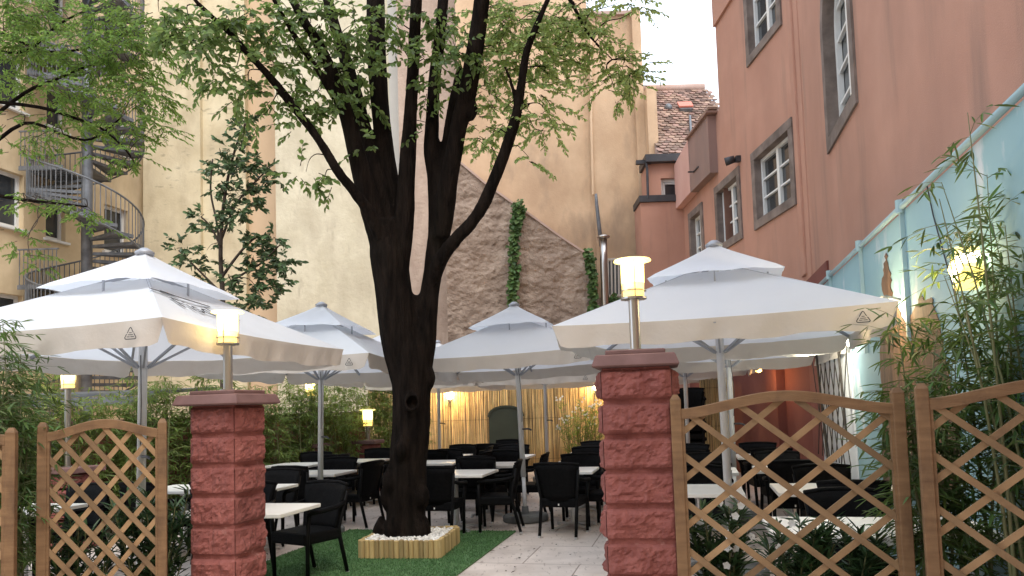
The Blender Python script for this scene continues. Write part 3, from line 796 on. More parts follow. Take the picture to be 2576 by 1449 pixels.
for zz in (5.2, 8.45, 11.7):
    m = MB()
    for q in range(8): m.box((-1.0 + 0.02, -0.55 + q * 0.16, zz), (1.0, 0.12, 0.035))
    for q in range(10): m.bar((-1.45 + q * 0.11, -0.62, zz), (-1.45 + q * 0.11, -0.62, zz + 0.95), 0.018)
    m.bar((-1.5, -0.62, zz + 0.97), (-0.4, -0.62, zz + 0.97), 0.04, 0.04); m.bar((-1.5, -0.62, zz - .05), (-0.3, -0.62, zz - .05), 0.03, 0.12)
    m.bar((-1.5, .7, zz - .05), (-0.3, .7, zz - .05), 0.03, 0.12)
    m.build('landing', 'galv', ss)
# ------------------------------------------------------------------ brick pillars with lamps
def split_block(mb, c, d, seed):
    """one course: four split faces with a rough bulge, thin joint above"""
    n, k = 22, 12
    hx, hy, hz = d[0] / 2, d[1] / 2, d[2] / 2
    g = 0.011
    def rough(p, nrm, u, v):
        e = min(1.0, (1 - abs(u)) * 5) * min(1.0, (1 - abs(v)) * 3.0) ** .6
        q = Vector((p[0] * 9, p[1] * 9, p[2] * 9 + seed * 3.1))
        f = 0.016 + 0.026 * noise.noise(q) + 0.022 * abs(noise.noise(q * 2.1)) + 0.012 * noise.noise(q * 5)
        jn = 1.0
        return p + nrm * (f * e + 0.004)
    faces = [((0, -1, 0), (1, 0, 0), hx, hy), ((1, 0, 0), (0, 1, 0), hy, hx), ((0, 1, 0), (-1, 0, 0), hx, hy), ((-1, 0, 0), (0, -1, 0), hy, hx)]
    for nr, ax, half, off in faces:
        nr, ax = Vector(nr), Vector(ax)
        vs, fs = [], []
        for i in range(n + 1):
            u = -1 + 2 * i / n
            for j in range(k + 1):
                v = -1 + 2 * j / k
                p = Vector(c) + nr * off + ax * (u * half) + Vector((0, 0, v * (hz - g)))
                p = rough(p, nr, u, v)
                if abs(v) == 1: p -= nr * 0.012
                # a vertical joint in the middle of the wide faces on every other course
                js = 0.0 if seed % 2 else 0.34
                if abs(u - js) < 0.075 and seed % 3 != 2: p -= nr * 0.007
                vs.append(p)
        for i in range(n):
            for j in range(k):
                a = i * (k + 1) + j
                fs.append((a, a + k + 1, a + k + 2, a + 1))
        mb.add(vs, fs)
def pillar(name, label, loc, rz, side, course, ncourse, capside, lamp_label, cap_h=0.075):
    t = thing(name, label, 'pillar', loc, rz, 'brick pillars')
    w = MB()
    for i in range(ncourse):
        split_block(w, (0, 0, course * (i + .5)), (side, side, course), i + int(loc[0] * 10))
    H_ = course * ncourse
    w.box((0, 0, H_ / 2), (side - 0.012, side - 0.012, H_ - .004))
    w.build('split_blocks', 'brick', t)
    w = MB()
    hb, ht_ = capside / 2, capside / 2 * .90
    prof = [(hb - .035, H_), (hb - .004, H_ + .006), (hb, H_ + .012), (hb - .003, H_ + .022), (ht_ + .004, H_ + cap_h - .006), (ht_ - .004, H_ + cap_h)]
    vs_ = [(sx * r_, sy * r_, z_) for r_, z_ in prof for sx, sy in ((-1, -1), (1, -1), (1, 1), (-1, 1))]
    n_p = len(prof)
    w.add(vs_, [(3, 2, 1, 0), tuple((n_p - 1) * 4 + q for q in range(4))] + [(i * 4 + k, i * 4 + (k + 1) % 4, (i + 1) * 4 + (k + 1) % 4, (i + 1) * 4 + k) for i in range(n_p - 1) for k in range(4)])
    w.bbox((0, 0, H_ + cap_h + 0.013), (capside * .70, capside * .70, 0.03), 0.008)
    w.build('cap', 'cap', t)
    return t, H_ + cap_h + 0.027
def pillar_lamp(name, label, loc, rz=0.0, pole=0.30, s=1.0, energy=16, post=False):
    t = thing(name, label, 'lamp', loc, rz, 'pillar lamps')
    w = MB()
    w.lathe([(0.055 * s, 0), (0.055 * s, 0.012), (0.032 * s, 0.014), (0.032 * s, pole)], 20)
    w.build('pole', 'steel', t, False)
    w = MB(); z = pole
    w.lathe([(0.03 * s, z), (0.078 * s, z + .002), (0.078 * s, z + .014), (0.03 * s, z + .016)], 20)
    for k in range(3):
        a = 2 * pi * k / 3 + 0.5
        w.tube([(0.075 * s * cos(a), 0.075 * s * sin(a), z), (0.075 * s * cos(a), 0.075 * s * sin(a), z + .225 * s)], 0.0035 * s, 5)
    for zz in (0.05,):
        w.lathe([(0.074 * s, z + zz * s), (0.078 * s, z + zz * s), (0.078 * s, z + (zz + .006) * s), (0.074 * s, z + (zz + .006) * s)], 20)
    w.build('cage', 'steel', t)
    w = MB(); w.lathe([(0.062 * s, z + .016), (0.066 * s, z + .10 * s)], 20); w.build('glass_base', 'lamp_glow', t, True)
    w = MB(); w.lathe([(0.0665 * s, z + .1 * s), (0.069 * s, z + .222 * s), (0.02, z + .224 * s)], 20); w.build('glass', 'lamp_glass', t, True)
    w = MB(); w.lathe([(0.060 * s, z + .2245 * s), (0.112 * s, z + .232 * s), (0.108 * s, z + .242 * s), (0.03 * s, z + .250 * s)], 24); w.build('hood', 'lamp_disc', t, False)
    point_light('pillar_lamp_light', (0, 0, z + .13 * s), energy, r=0.09, parent=t)
    bpy.data.objects  # keep
    return t
PR = P(1602, 940, 4.44); PR.z = 0
PL = P(574, 1030, 5.28); PL.z = 0
tR, hR = pillar('brick_pillar', 'big dark red split block pillar to the right of the paved entrance', PR, radians(-11.5), 0.392, 0.1975, 9, 0.49, '')
tL, hL = pillar('brick_pillar', 'dark red split block pillar to the left of the tree, turned cornerwise', PL, radians(-15.5), 0.345, 0.2055, 8, 0.515, '')
# ------------------------------------------------------------------ trellis fences
def trellis(label, a, b, hend, hrise, hpost, dx, slope, y_posts=(True, True), pw=0.060, slat=0.034):
    a, b = Vector(a), Vector(b)
    d = b - a; W = d.length
    t = thing('trellis_panel', label, 'trellis', a, math.atan2(d.y, d.x), 'wooden trellis panels')
    for i, x in enumerate((0, W)):
        if not y_posts[i]: continue
        w = MB()
        w.bbox((x, 0, hpost / 2 - .006), (pw, pw, hpost - .012), 0.005)
        w.lathe([(pw * .66, hpost - 0.013), (pw * .30, hpost + 0.012)], 4)
        # turn the small pyramid to follow the post
        n = len(w.v)
        for j in range(n - 8, n):
            x_, y_, z_ = w.v[j]
            c_, s_ = cos(pi / 4), sin(pi / 4)
            w.v[j] = (x_ * c_ - y_ * s_ + x, x_ * s_ + y_ * c_, z_)
        w.build('post', 'trellis', t)
    def zr(s): return hend + hrise * (0.5 - 0.5 * cos(2 * pi * s / W)) ** 0.9
    x0, x1 = pw / 2, W - pw / 2
    w = MB(); N_ = 40
    vs, fs = [], []
    for i in range(N_ + 1):
        s = x0 + (x1 - x0) * i / N_
        z = zr(s)
        for y_, z_ in ((-.025, z - .058), (.025, z - .058), (.025, z - .004), (.019, z), (-.019, z), (-.025, z - .004)): vs.append((s, y_, z_))
    for i in range(N_):
        for k in range(6): fs.append((i * 6 + k, (i + 1) * 6 + k, (i + 1) * 6 + (k + 1) % 6, i * 6 + (k + 1) % 6))
    fs.append(tuple(range(6))); fs.append(tuple(N_ * 6 + k for k in range(5, -1, -1)))
    w.add(vs, fs); w.build('top_rail', 'trellis', t)
    w = MB(); w.bbox((W / 2, 0, 0.14), (x1 - x0, 0.045, 0.055), 0.004); w.build('bottom_rail', 'trellis', t)
    for x in (x0 + .007, x1 - .007):
        w = MB(); w.box((x, 0.0, (hend + .16) / 2), (0.014, 0.042, hend - .22)); w.build('side_rail', 'trellis', t)
    w = MB(); zb = 0.165
    for sg in (1, -1):
        yo = -0.0065 if sg < 0 else 0.0065
        s = -3.0
        off = R(0, dx) * 0.0 + dx * .35
        for k in range(-60, 60):
            sb = k * dx + off
            inside = []
            for i in range(400):
                x = x0 + (x1 - x0) * i / 399
                z = zb + (x - sb) * slope * sg
                if zb <= z <= zr(x) - .045: inside.append((x, z))
            if len(inside) > 6:
                (xa_, za_), (xb_, zb_) = inside[0], inside[-1]
                w.bar((xa_, yo, za_), (xb_, yo, zb_), slat, 0.012, up=(0, 1, 0))
    w.build('lattice', 'lattice', t)
    return t
A = P(1703, 1100, 4.20); A.z = 0
B = P(2263, 1100, 3.95); B.z = 0
trellis('arched wooden trellis panel to the right of the big brick pillar', A, B, 1.53, 0.085, 1.60, 0.325, 0.80)
A = P(2325, 1100, 3.74); A.z = 0
trellis('wooden trellis panel in front of the tall bamboo beside the teal wall', A, A + Vector((1.05, -0.42, 0)), 1.55, 0.085, 1.615, 0.325, 0.80)
A = P(107, 1200, 4.72); A.z = 0
B = P(409, 1200, 4.95); B.z = 0
trellis('small arched trellis panel of close slats left of the cornerwise pillar', A, B, 1.50, 0.075, 1.555, 0.153, 1.25, pw=0.055, slat=0.031)
B = P(28, 1200, 4.40); B.z = 0
trellis('trellis panel cut by the picture edge beside the bamboo clump', B - Vector((0.78, 0.22, 0)), B, 1.50, 0.075, 1.53, 0.153, 1.25, pw=0.055, slat=0.031)

pillar_lamp('pillar_lamp', 'lit lamp on the cap of the big pillar by the paved entrance', PR + Vector((0, 0, hR)), pole=0.31, energy=9)
pillar_lamp('pillar_lamp', 'lit lamp on the pillar beside the small arched trellis panel', PL + Vector((0, 0, hL)), pole=0.325, energy=12)

# ------------------------------------------------------------------ parasols
TXT = None
def text_mesh(body, size):
    c = bpy.data.curves.new('lettering', 'FONT')
    c.body = body; c.size = size; c.align_x = 'CENTER'; c.align_y = 'CENTER'; c.extrude = 0.0005
    c.shear = 0.12
    o = bpy.data.objects.new('lettering', c); COL.objects.link(o)
    dg = bpy.context.evaluated_depsgraph_get(); dg.update()
    me = bpy.data.meshes.new_from_object(o.evaluated_get(dg))
    bpy.data.objects.remove(o)
    vs = [Vector(v.co) for v in me.vertices]; fs = [tuple(p.vertices) for p in me.polygons]
    return vs, fs
def recycle_mark(mb, m, s):
    """rounded triangle outline broken into two strokes, with two lines of small print"""
    def stroke(pts, wd):
        for p, q in zip(pts[:-1], pts[1:]):
            p, q = Vector((*p, 0)), Vector((*q, 0))
            n = (q - p).cross(Vector((0, 0, 1))).normalized() * wd / 2
            e = (q - p).normalized() * wd * .35
            mb.add([m @ v for v in (p - n - e, p + n - e, q + n + e, q - n + e)], [(0, 1, 2, 3)])
    stroke([(-.22 * s, .02 * s), (-.06 * s, .30 * s), (0, .34 * s), (.06 * s, .30 * s), (.20 * s, .04 * s)], .055 * s)
    stroke([(.26 * s, -.04 * s), (.40 * s, -.26 * s), (.38 * s, -.33 * s), (.30 * s, -.36 * s), (-.30 * s, -.36 * s), (-.38 * s, -.33 * s), (-.40 * s, -.26 * s), (-.28 * s, -.06 * s)], .055 * s)
    for y, xs_ in ((.02, (-.08, .08)), (-.10, (-.16, .16)), (-.22, (-.24, -.06)), (-.22, (.02, .24))):
        stroke([(xs_[0] * s, y * s), (xs_[1] * s, y * s)], .045 * s)

UMB_MESH = {}
def umbrella(label, x, y, size=2.42, rot=-14, tilt=(0, 0), seed=0, zapex=3.0, eave=2.20, hem=2.03, text=False, crank=True):
    rnd = random.Random(seed)
    t = thing('parasol', label, 'parasol', (x, y, 0), radians(rot), 'white double roofed parasols')
    t.rotation_euler = (radians(tilt[0]), radians(tilt[1]), radians(rot))
    h = size / 2
    ri = 0.26
    zi = 2.70
    # main roof: four sagging panels
    w = MB(); N_ = 20; K = 12
    for k in range(4):
        a = k * pi / 2
        vs, fs = [], []
        for i in range(N_ + 1):
            u = -1 + 2 * i / N_
            for j in range(K + 1):
                v = j / K
                r = ri + (h - ri) * v
                z = zi + (eave - zi) * v
                sag = (1 - u * u) * sin(pi * v * .85) * 0.045 + (1 - u * u) * v * v * 0.02
                z -= sag
                z += (0.010 * noise.noise(Vector((u * 3 + k * 5 + seed, v * 4, 2))) + 0.006 * noise.noise(Vector((u * 9 + v * 6 + k * 5 + seed, v * 3 - u * 2, 5)))) * (1 - u * u)
                px_, py_ = u * r, -r + (1 - u * u) * v * v * 0.03
                vs.append((px_ * cos(a) - py_ * sin(a), px_ * sin(a) + py_ * cos(a), z))
        for i in range(N_):
            for j in range(K):
                q = i * (K + 1) + j
                fs.append((q, q + K + 1, q + K + 2, q + 1)[::-1])
        w.add(vs, fs)
    can = w.build('canopy', 'canvas', t, True)
    # valance: four hanging flaps with rounded ends at the corner slits
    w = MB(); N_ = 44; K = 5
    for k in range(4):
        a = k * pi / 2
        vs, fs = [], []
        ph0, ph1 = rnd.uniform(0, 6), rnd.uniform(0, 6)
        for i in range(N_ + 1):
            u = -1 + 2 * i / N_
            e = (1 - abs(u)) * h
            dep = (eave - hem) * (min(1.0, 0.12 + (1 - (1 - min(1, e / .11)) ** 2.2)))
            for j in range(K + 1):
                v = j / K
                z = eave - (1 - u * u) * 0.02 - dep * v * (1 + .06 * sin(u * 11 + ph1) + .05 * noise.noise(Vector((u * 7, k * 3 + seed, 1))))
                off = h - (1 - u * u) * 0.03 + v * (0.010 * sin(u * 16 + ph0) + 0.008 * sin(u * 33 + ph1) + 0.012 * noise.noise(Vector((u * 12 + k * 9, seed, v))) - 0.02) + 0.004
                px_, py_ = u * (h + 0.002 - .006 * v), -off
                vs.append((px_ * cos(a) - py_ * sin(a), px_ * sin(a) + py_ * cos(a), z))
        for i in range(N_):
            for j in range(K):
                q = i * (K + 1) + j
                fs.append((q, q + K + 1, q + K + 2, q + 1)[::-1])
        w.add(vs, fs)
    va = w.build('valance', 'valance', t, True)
    # upper vent roof
    w = MB(); ht = size * 0.225; zt = 2.645; N_ = 14; K = 8
    for k in range(4):
        a = k * pi / 2
        vs, fs = [], []
        for i in range(N_ + 1):
            u = -1 + 2 * i / N_
            for j in range(K + 1):
                v = j / K
                r = 0.03 + (ht - .03) * v
                z = zapex - 0.02 + (zt - zapex + .02) * (v ** 0.92) - (1 - u * u) * sin(pi * v * .9) * 0.012 + (1 - u * u) * v ** 3 * 0.028
                if j == K: z -= 0.015 + 0.006 * sin(u * 9 + k)
                px_, py_ = u * r, -r
                vs.append((px_ * cos(a) - py_ * sin(a), px_ * sin(a) + py_ * cos(a), z))
        for i in range(N_):
            for j in range(K):
                q = i * (K + 1) + j
                fs.append((q, q + K + 1, q + K + 2, q + 1)[::-1])
        w.add(vs, fs)
    w.build('vent_roof', 'canvas', t, True)
    w = MB(); w.lathe([(0.075, zapex - .03), (0.08, zapex - .005), (0.055, zapex + .012), (0.03, zapex + .03), (0.008, zapex + .036)], 20); w.build('finial', 'rib_grey', t, True)
    w = MB(); w.tube([(0, 0, 0.05), (0, 0, 0.62)], 0.027, 12); w.tube([(0, 0, 0.60), (0, 0, zapex - .03)], 0.036, 14); w.build('pole', 'pole_white', t, True)
    key = 'base'
    w = MB(); w.lathe([(0.30, 0.0), (0.31, 0.02), (0.31, 0.075), (0.295, 0.095), (0.06, 0.10)], 28); w.box((0, -.245, .06), (0.20, 0.14, 0.085)); w.lathe([(0.05, 0.10), (0.045, 0.20)], 14)
    w.build('base', 'concrete_base', t)
    for k in range(8):
        a = k * pi / 4 + pi / 4
        rr = h * sqrt(2) * .985 if k % 2 == 0 else h * .97
        w = MB()
        ze = eave - (0.016 if k % 2 == 0 else 0.065)
        w.bar((0.05 * cos(a), 0.05 * sin(a), zi + (.10 if k % 2 == 0 else -.02)), (rr * cos(a), rr * sin(a), ze), 0.022, 0.028)
        m_ = 0.5
        w.bar((0.05 * cos(a), 0.05 * sin(a), 2.0), (rr * m_ * cos(a), rr * m_ * sin(a), zi + (.10 if k % 2 == 0 else -.02) * .5 + (ze - zi) * m_ - .03), 0.016, 0.02)
        w.build('rib', 'rib_grey', t)
    for k in range(4):
        a = k * pi / 2
        w = MB(); w.bar((ht * .8 * cos(a), ht * .8 * sin(a), 2.56), (ht * .8 * cos(a), ht * .8 * sin(a), 2.70), 0.014); w.build('vent_strut', 'rib_grey', t)
    if crank:
        w = MB(); w.tube([(0.03, -.03, 1.25), (0.12, -.07, 1.25), (0.16, -.08, 1.23)], 0.012, 6); w.tube([(0.02, -.05, 2.1), (0.05, -.07, 1.7), (0.03, -.05, 1.35)], 0.004, 5); w.build('crank', 'dark_metal', t)
    # recycling mark near the right front corner
    w = MB()
    mt = Matrix.Translation((h - 0.235, -h - 0.012, (eave + hem) / 2 - .008)) @ Matrix.Rotation(pi / 2, 4, 'X')
    recycle_mark(w, mt, 0.11)
    w.build('recycling_mark', 'ink', va)
    if text:
        vs, fs = text_mesh('Fischer', 0.27)
        sl = math.atan2(zi - eave, h - ri)
        mt = Matrix.Translation((h * .605, -0.11 * h, eave + (zi - eave) * .385 + .012)) @ Matrix.Rotation(pi / 2, 4, 'Z') @ Matrix.Rotation(sl, 4, 'X')
        w = MB()
        w.add([mt @ v for v in vs], fs)
        w.add([mt @ Vector(q) for q in ((-.50, .135, 0), (.20, .135, 0), (.20, .165, 0), (-.50, .165, 0))], [(0, 1, 2, 3)])
        w.add([mt @ Vector(q) for q in ((-.34, .19, 0), (-.12, .19, 0), (-.16, .225, 0), (-.32, .225, 0))], [(0, 1, 2, 3)])
        # drape the print on the sagging panel
        w.v = [(x_, y_, z_ - 0) for x_, y_, z_ in w.v]
        nv = []
        for x_, y_, z_ in w.v:
            r = x_; v_ = (r - ri) / (h - ri); u_ = y_ / max(r, .01)
            sag = (1 - u_ * u_) * sin(pi * v_ * .85) * 0.045 + (1 - u_ * u_) * v_ * v_ * 0.02
            nv.append((x_, y_, zi + (eave - zi) * v_ - sag + 0.012))
        w.v = nv
        w.build('lettering', 'ink', can)
    return t
umbrella('nearest parasol on the left, with dark lettering on its roof', -3.15, 6.28, 2.46, -15, (-1.2, 0), 1, text=True)
umbrella('parasol just left of the tree trunk, above the two rows of chairs', -2.55, 9.75, 2.44, -13, (-1.5, 0.5), 2)
umbrella('parasol half hidden behind the tree trunk', -1.95, 12.7, 2.42, -13, (-1, 0), 3)
umbrella('parasol on a leaning pole in the middle, right of the tree', 0.12, 10.3, 2.42, -11, (-1.5, -1.6), 4)
umbrella('far parasol before the reed fence, under the middle parasol', 0.66, 15.5, 2.5, -13, (-1, 0), 5, eave=2.13, hem=1.97)
umbrella('big near parasol on the right above the trellis', 1.90, 6.72, 2.50, -17, (-0.6, -0.5), 6, crank=False)
umbrella('parasol behind the big right one, with a spotlight at its corner', 2.85, 9.8, 2.50, -14, (-1.2, 0), 7)
umbrella('third parasol back on the right, before the dark stacked chairs', 3.10, 13.4, 2.40, -13, (-1, 0), 8)
umbrella('rearmost right parasol beside the red ground floor wall', 3.45, 15.9, 2.0, -13, (-1, 0), 9, eave=2.15, hem=1.98)
umbrella('far parasol behind the hedge lamps, left of the tree', -1.6, 15.9, 2.4, -13, (-1, 0), 10, eave=2.13, hem=1.96)

# flood light hanging from the corner of the second right parasol
fd = P(2140, 862, 8.25)
ft = thing('flood_light', 'dazzling small flood light at the corner of the right rear parasol', 'spotlight', fd)
w = MB(); w.lathe([(0.005, -.05), (0.035, -.03), (0.045, 0), (0.035, .03), (0.005, .05)], 14); w.build('lens', 'led', ft, True)
w = MB(); w.prism([(0.05, 0.03, 0.03), (0.20, 0.05, -0.04), (0.185, 0.05, -0.24)], (0, 0.03, 0)); w.bar((0, .05, .03), (0, .05, .12), 0.02); w.build('bracket', 'galv_dark', ft)
point_light('flood_light_lamp', (-.40, .25, -.12), 14, (1, 0.93, 0.72), 0.05, ft)

# ------------------------------------------------------------------ chairs and tables
def make_chair(label):
    t = thing('armchair', label, 'chair', (0, 0, 0), 0, 'black wicker armchairs')
    w = MB()
    # seat with woven apron
    vs = []
    w.bbox((0, -0.01, 0.405), (0.47, 0.46, 0.11), 0.022)
    w.build('seat', 'wicker', t)
    # back: curved shell, wider at the top
    w = MB(); N_, K = 10, 6
    front, back = [], []
    for i in range(N_ + 1):
        u = -1 + 2 * i / N_
        for j in range(K + 1):
            v = j / K
            half = 0.215 + 0.065 * v
            z = 0.43 + 0.44 * v - (0.02 * u * u if j == K else 0)
            y = 0.20 + 0.10 * v - 0.055 * u * u + 0.03
            front.append((u * half, y - .03, z)); back.append((u * half, y + .004, z))
    n = (N_ + 1) * (K + 1)
    fs = []
    for i in range(N_):
        for j in range(K):
            q = i * (K + 1) + j
            fs.append((q, q + K + 1, q + K + 2, q + 1))
            fs.append((n + q + 1, n + q + K + 2, n + q + K + 1, n + q))
    for i in range(N_):
        q = i * (K + 1)
        fs.append((q, n + q, n + q + K + 1, q + K + 1)); q += K
        fs.append((q, q + K + 1, n + q + K + 1, n + q))
    for j in range(K):
        fs.append((j, j + 1, n + j + 1, n + j)); q = N_ * (K + 1) + j
        fs.append((q, n + q, n + q + 1, q + 1))
    w.add(front + back, fs)
    w.tube([(-0.28, 0.268, 0.862), (-.14, 0.312, 0.878), (0, 0.324, 0.88), (.14, 0.312, 0.878), (0.28, 0.268, 0.862)], 0.019, 7)
    w.build('backrest', 'wicker', t, True)
    for sx in (-1, 1):
        w = MB(); w.tube([(sx * .225, -.20, 0.012), (sx * .232, -.205, .42), (sx * .255, -.205, .63)], [0.019, 0.021, 0.021], 9)
        l = w.build('leg', 'chair_leg', t, True)
        w = MB(); w.tube([(sx * .225, -.20, 0), (sx * .225, -.20, 0.022)], 0.0215, 9); w.build('foot_cap', 'alu', l)
        w = MB(); w.tube([(sx * .225, .305, 0.012), (sx * .222, .215, .36), (sx * .225, .20, .46), (sx * .27, .27, .80)], [0.019, 0.021, 0.02, 0.016], 9)
        l = w.build('leg', 'chair_leg', t, True)
        w = MB(); w.tube([(sx * .225, .308, 0), (sx * .225, .303, 0.022)], 0.0215, 9); w.build('foot_cap', 'alu', l)
        w = MB(); w.tube([(sx * .262, .245, .70), (sx * .285, .12, .668), (sx * .288, -.06, .655), (sx * .272, -.19, .650), (sx * .255, -.215, .625)], [0.018, 0.024, 0.026, 0.025, 0.021], 8)
        w.build('armrest', 'wicker', t, True)
    w = MB(); w.box((0, 0.222, 0.385), (0.014, 0.006, 0.022)); w.build('tag', 'table_white', t)
    return t
def make_table(label, lx, ly):
    t = thing('bistro_table', label, 'table', (0, 0, 0), 0, 'white topped bistro tables')
    w = MB(); w.bbox((0, 0, 0.7225), (lx, ly, 0.035), 0.006); w.build('tabletop', 'table_white', t)
    xs_ = [0] if lx < 1.2 else [-lx * .28, lx * .28]
    for x in xs_:
        w = MB(); w.tube([(x, 0, 0.05), (x, 0, 0.66)], 0.034, 14); w.box((x, 0, 0.692), (0.34, 0.34, 0.022)); w.box((x, 0, 0.668), (0.08, 0.08, 0.03)); w.build('post', 'alu', t)
        w = MB()
        for k in range(4):
            a = k * pi / 2 + pi / 4
            w.bar((x, 0, 0.065), (x + .33 * cos(a), .33 * sin(a), 0.03), 0.045, 0.026)
            w.lathe([(0.02, 0.0), (0.024, 0.018)], 8, (x + .33 * cos(a), .33 * sin(a), 0))
        w.build('foot', 'alu', t)
    return t
CH0 = None; TB0 = {}; PLACED = []
def chair(label, x, y, rz, z=0.0):
    global CH0
    if CH0 is None:
        CH0 = make_chair(label); o = CH0
    else:
        o = copy_tree(CH0); o['label'] = label
    o.location = (x, y, z); o.rotation_euler = (0, 0, radians(rz))
    return o
def table(label, x, y, lx=0.75, ly=0.7, rz=-13.5):
    k = (lx, ly)
    if k not in TB0:
        TB0[k] = make_table(label, lx, ly); o = TB0[k]
    else:
        o = copy_tree(TB0[k]); o['label'] = label
    o.location = (x, y, 0); o.rotation_euler = (0, 0, radians(rz))
    return o
SIDES = {'n': ('near side', 166.5, 0, -1), 'f': ('far side', -13.5, 0, 1), 'l': ('left side', 76.5, -1, 0), 'r': ('right side', -103.5, 1, 0)}
def group(desc, x, y, lx, ly, seats, pull=0.12):
    """a table and its chairs; desc names the table"""
    table('white bistro table ' + desc, x, y, lx, ly)
    c = Vector((x, y, 0))
    cnt = {}
    for s in seats:
        cnt[s[0]] = cnt.get(s[0], 0) + 1
    seen = {}
    for s in seats:
        nm, ang, a, b = SIDES[s[0]]
        off = seen.get(s[0], 0); seen[s[0]] = off + 1
        sh = 0 if cnt[s[0]] == 1 else (-.3 if off == 0 else .3)
        p = c + U * (a * (lx / 2 + pull) + (sh * 1.0 if b else 0)) + V * (b * (ly / 2 + pull) + (sh if a else 0))
        which = '' if cnt[s[0]] == 1 else (('left of two chairs ' if off == 0 else 'right of two chairs ') if b else ('nearer of two chairs ' if off == 0 else 'farther of two chairs '))
        chair('black chair, ' + nm + ' of table ' + desc, p.x + R(-.05, .05), p.y + R(-.05, .05), ang + R(-11, 11))
# left half
group('behind the small arched trellis', -4.74, 7.25, 0.8, 0.7, 'fl')
group('just behind the cornerwise pillar', -2.39, 6.70, 1.05, 0.7, '')
chair('black wicker armchair facing the camera beside the pillar, nearest chair of all', -2.02, 7.23, -32)
chair('black wicker armchair behind the pillar, half hidden by its table', -2.75, 7.40, -10)
group('second back behind the cornerwise pillar', -3.03, 8.60, 0.8, 0.7, 'nf')
group('under the lettered parasol', -3.87, 8.80, 0.8, 0.7, 'fn')
group('left of the tree at a white pole', -2.72, 10.42, 0.8, 0.7, 'rfn')
group('left of the tree by the bamboo', -2.62, 12.65, 0.8, 0.7, 'nfr')
group('beside the small hedge lamp', -3.55, 12.2, 0.8, 0.7, 'fr')
# middle
group('nearest right behind the tree trunk', -0.78, 9.72, 0.95, 0.8, 'nrf')
group('second back behind the tree trunk', -0.36, 10.95, 0.85, 0.7, 'nfr')
group('third back behind the tree trunk', -1.25, 11.75, 0.8, 0.7, 'fr')
group('by the reeds left of the green door', -1.22, 13.15, 0.8, 0.7, 'nfr')
group('in front of the green door', -0.12, 12.55, 0.8, 0.7, 'nf')
group('closest to the green door', -0.35, 14.6, 0.8, 0.7, 'nf')
group('nearest left of the big pillar', 0.72, 9.62, 0.62, 0.7, 'n' 'f' 'r')
group('second back left of the big pillar', 1.02, 11.1, 0.7, 0.7, 'nfr')
group('third back left of the big pillar', 1.35, 12.9, 0.75, 0.7, 'nf')
# right half
group('nearest behind the oleanders and trellis', 2.27, 4.80, 1.30, 0.80, 'f')
group('second back behind trellis, beside big pillar', 1.72, 7.10, 0.8, 0.8, 'fl')
group('second back behind trellis, long one', 2.95, 6.85, 1.15, 0.78, 'nf')
group('third back behind trellis, near the pole', 2.25, 8.95, 0.75, 0.7, 'nf')
group('third back behind trellis, near teal wall', 3.22, 8.90, 0.75, 0.7, 'nf')
group('before the red wall behind trellis', 3.62, 10.95, 0.75, 0.7, 'nf')
group('beside the second pole behind trellis', 2.55, 11.1, 0.75, 0.7, 'nf')
# stacked chairs by the reed screen
for k in range(7):
    word = ('bottom', 'second lowest', 'third lowest', 'middle', 'third highest', 'second highest', 'topmost')[k]
    chair('%s black wicker chair of the dark stack beside the reed screen' % word, 3.42 + .01 * k, 14.6 + 0.015 * k, -13, z=0.155 * k)
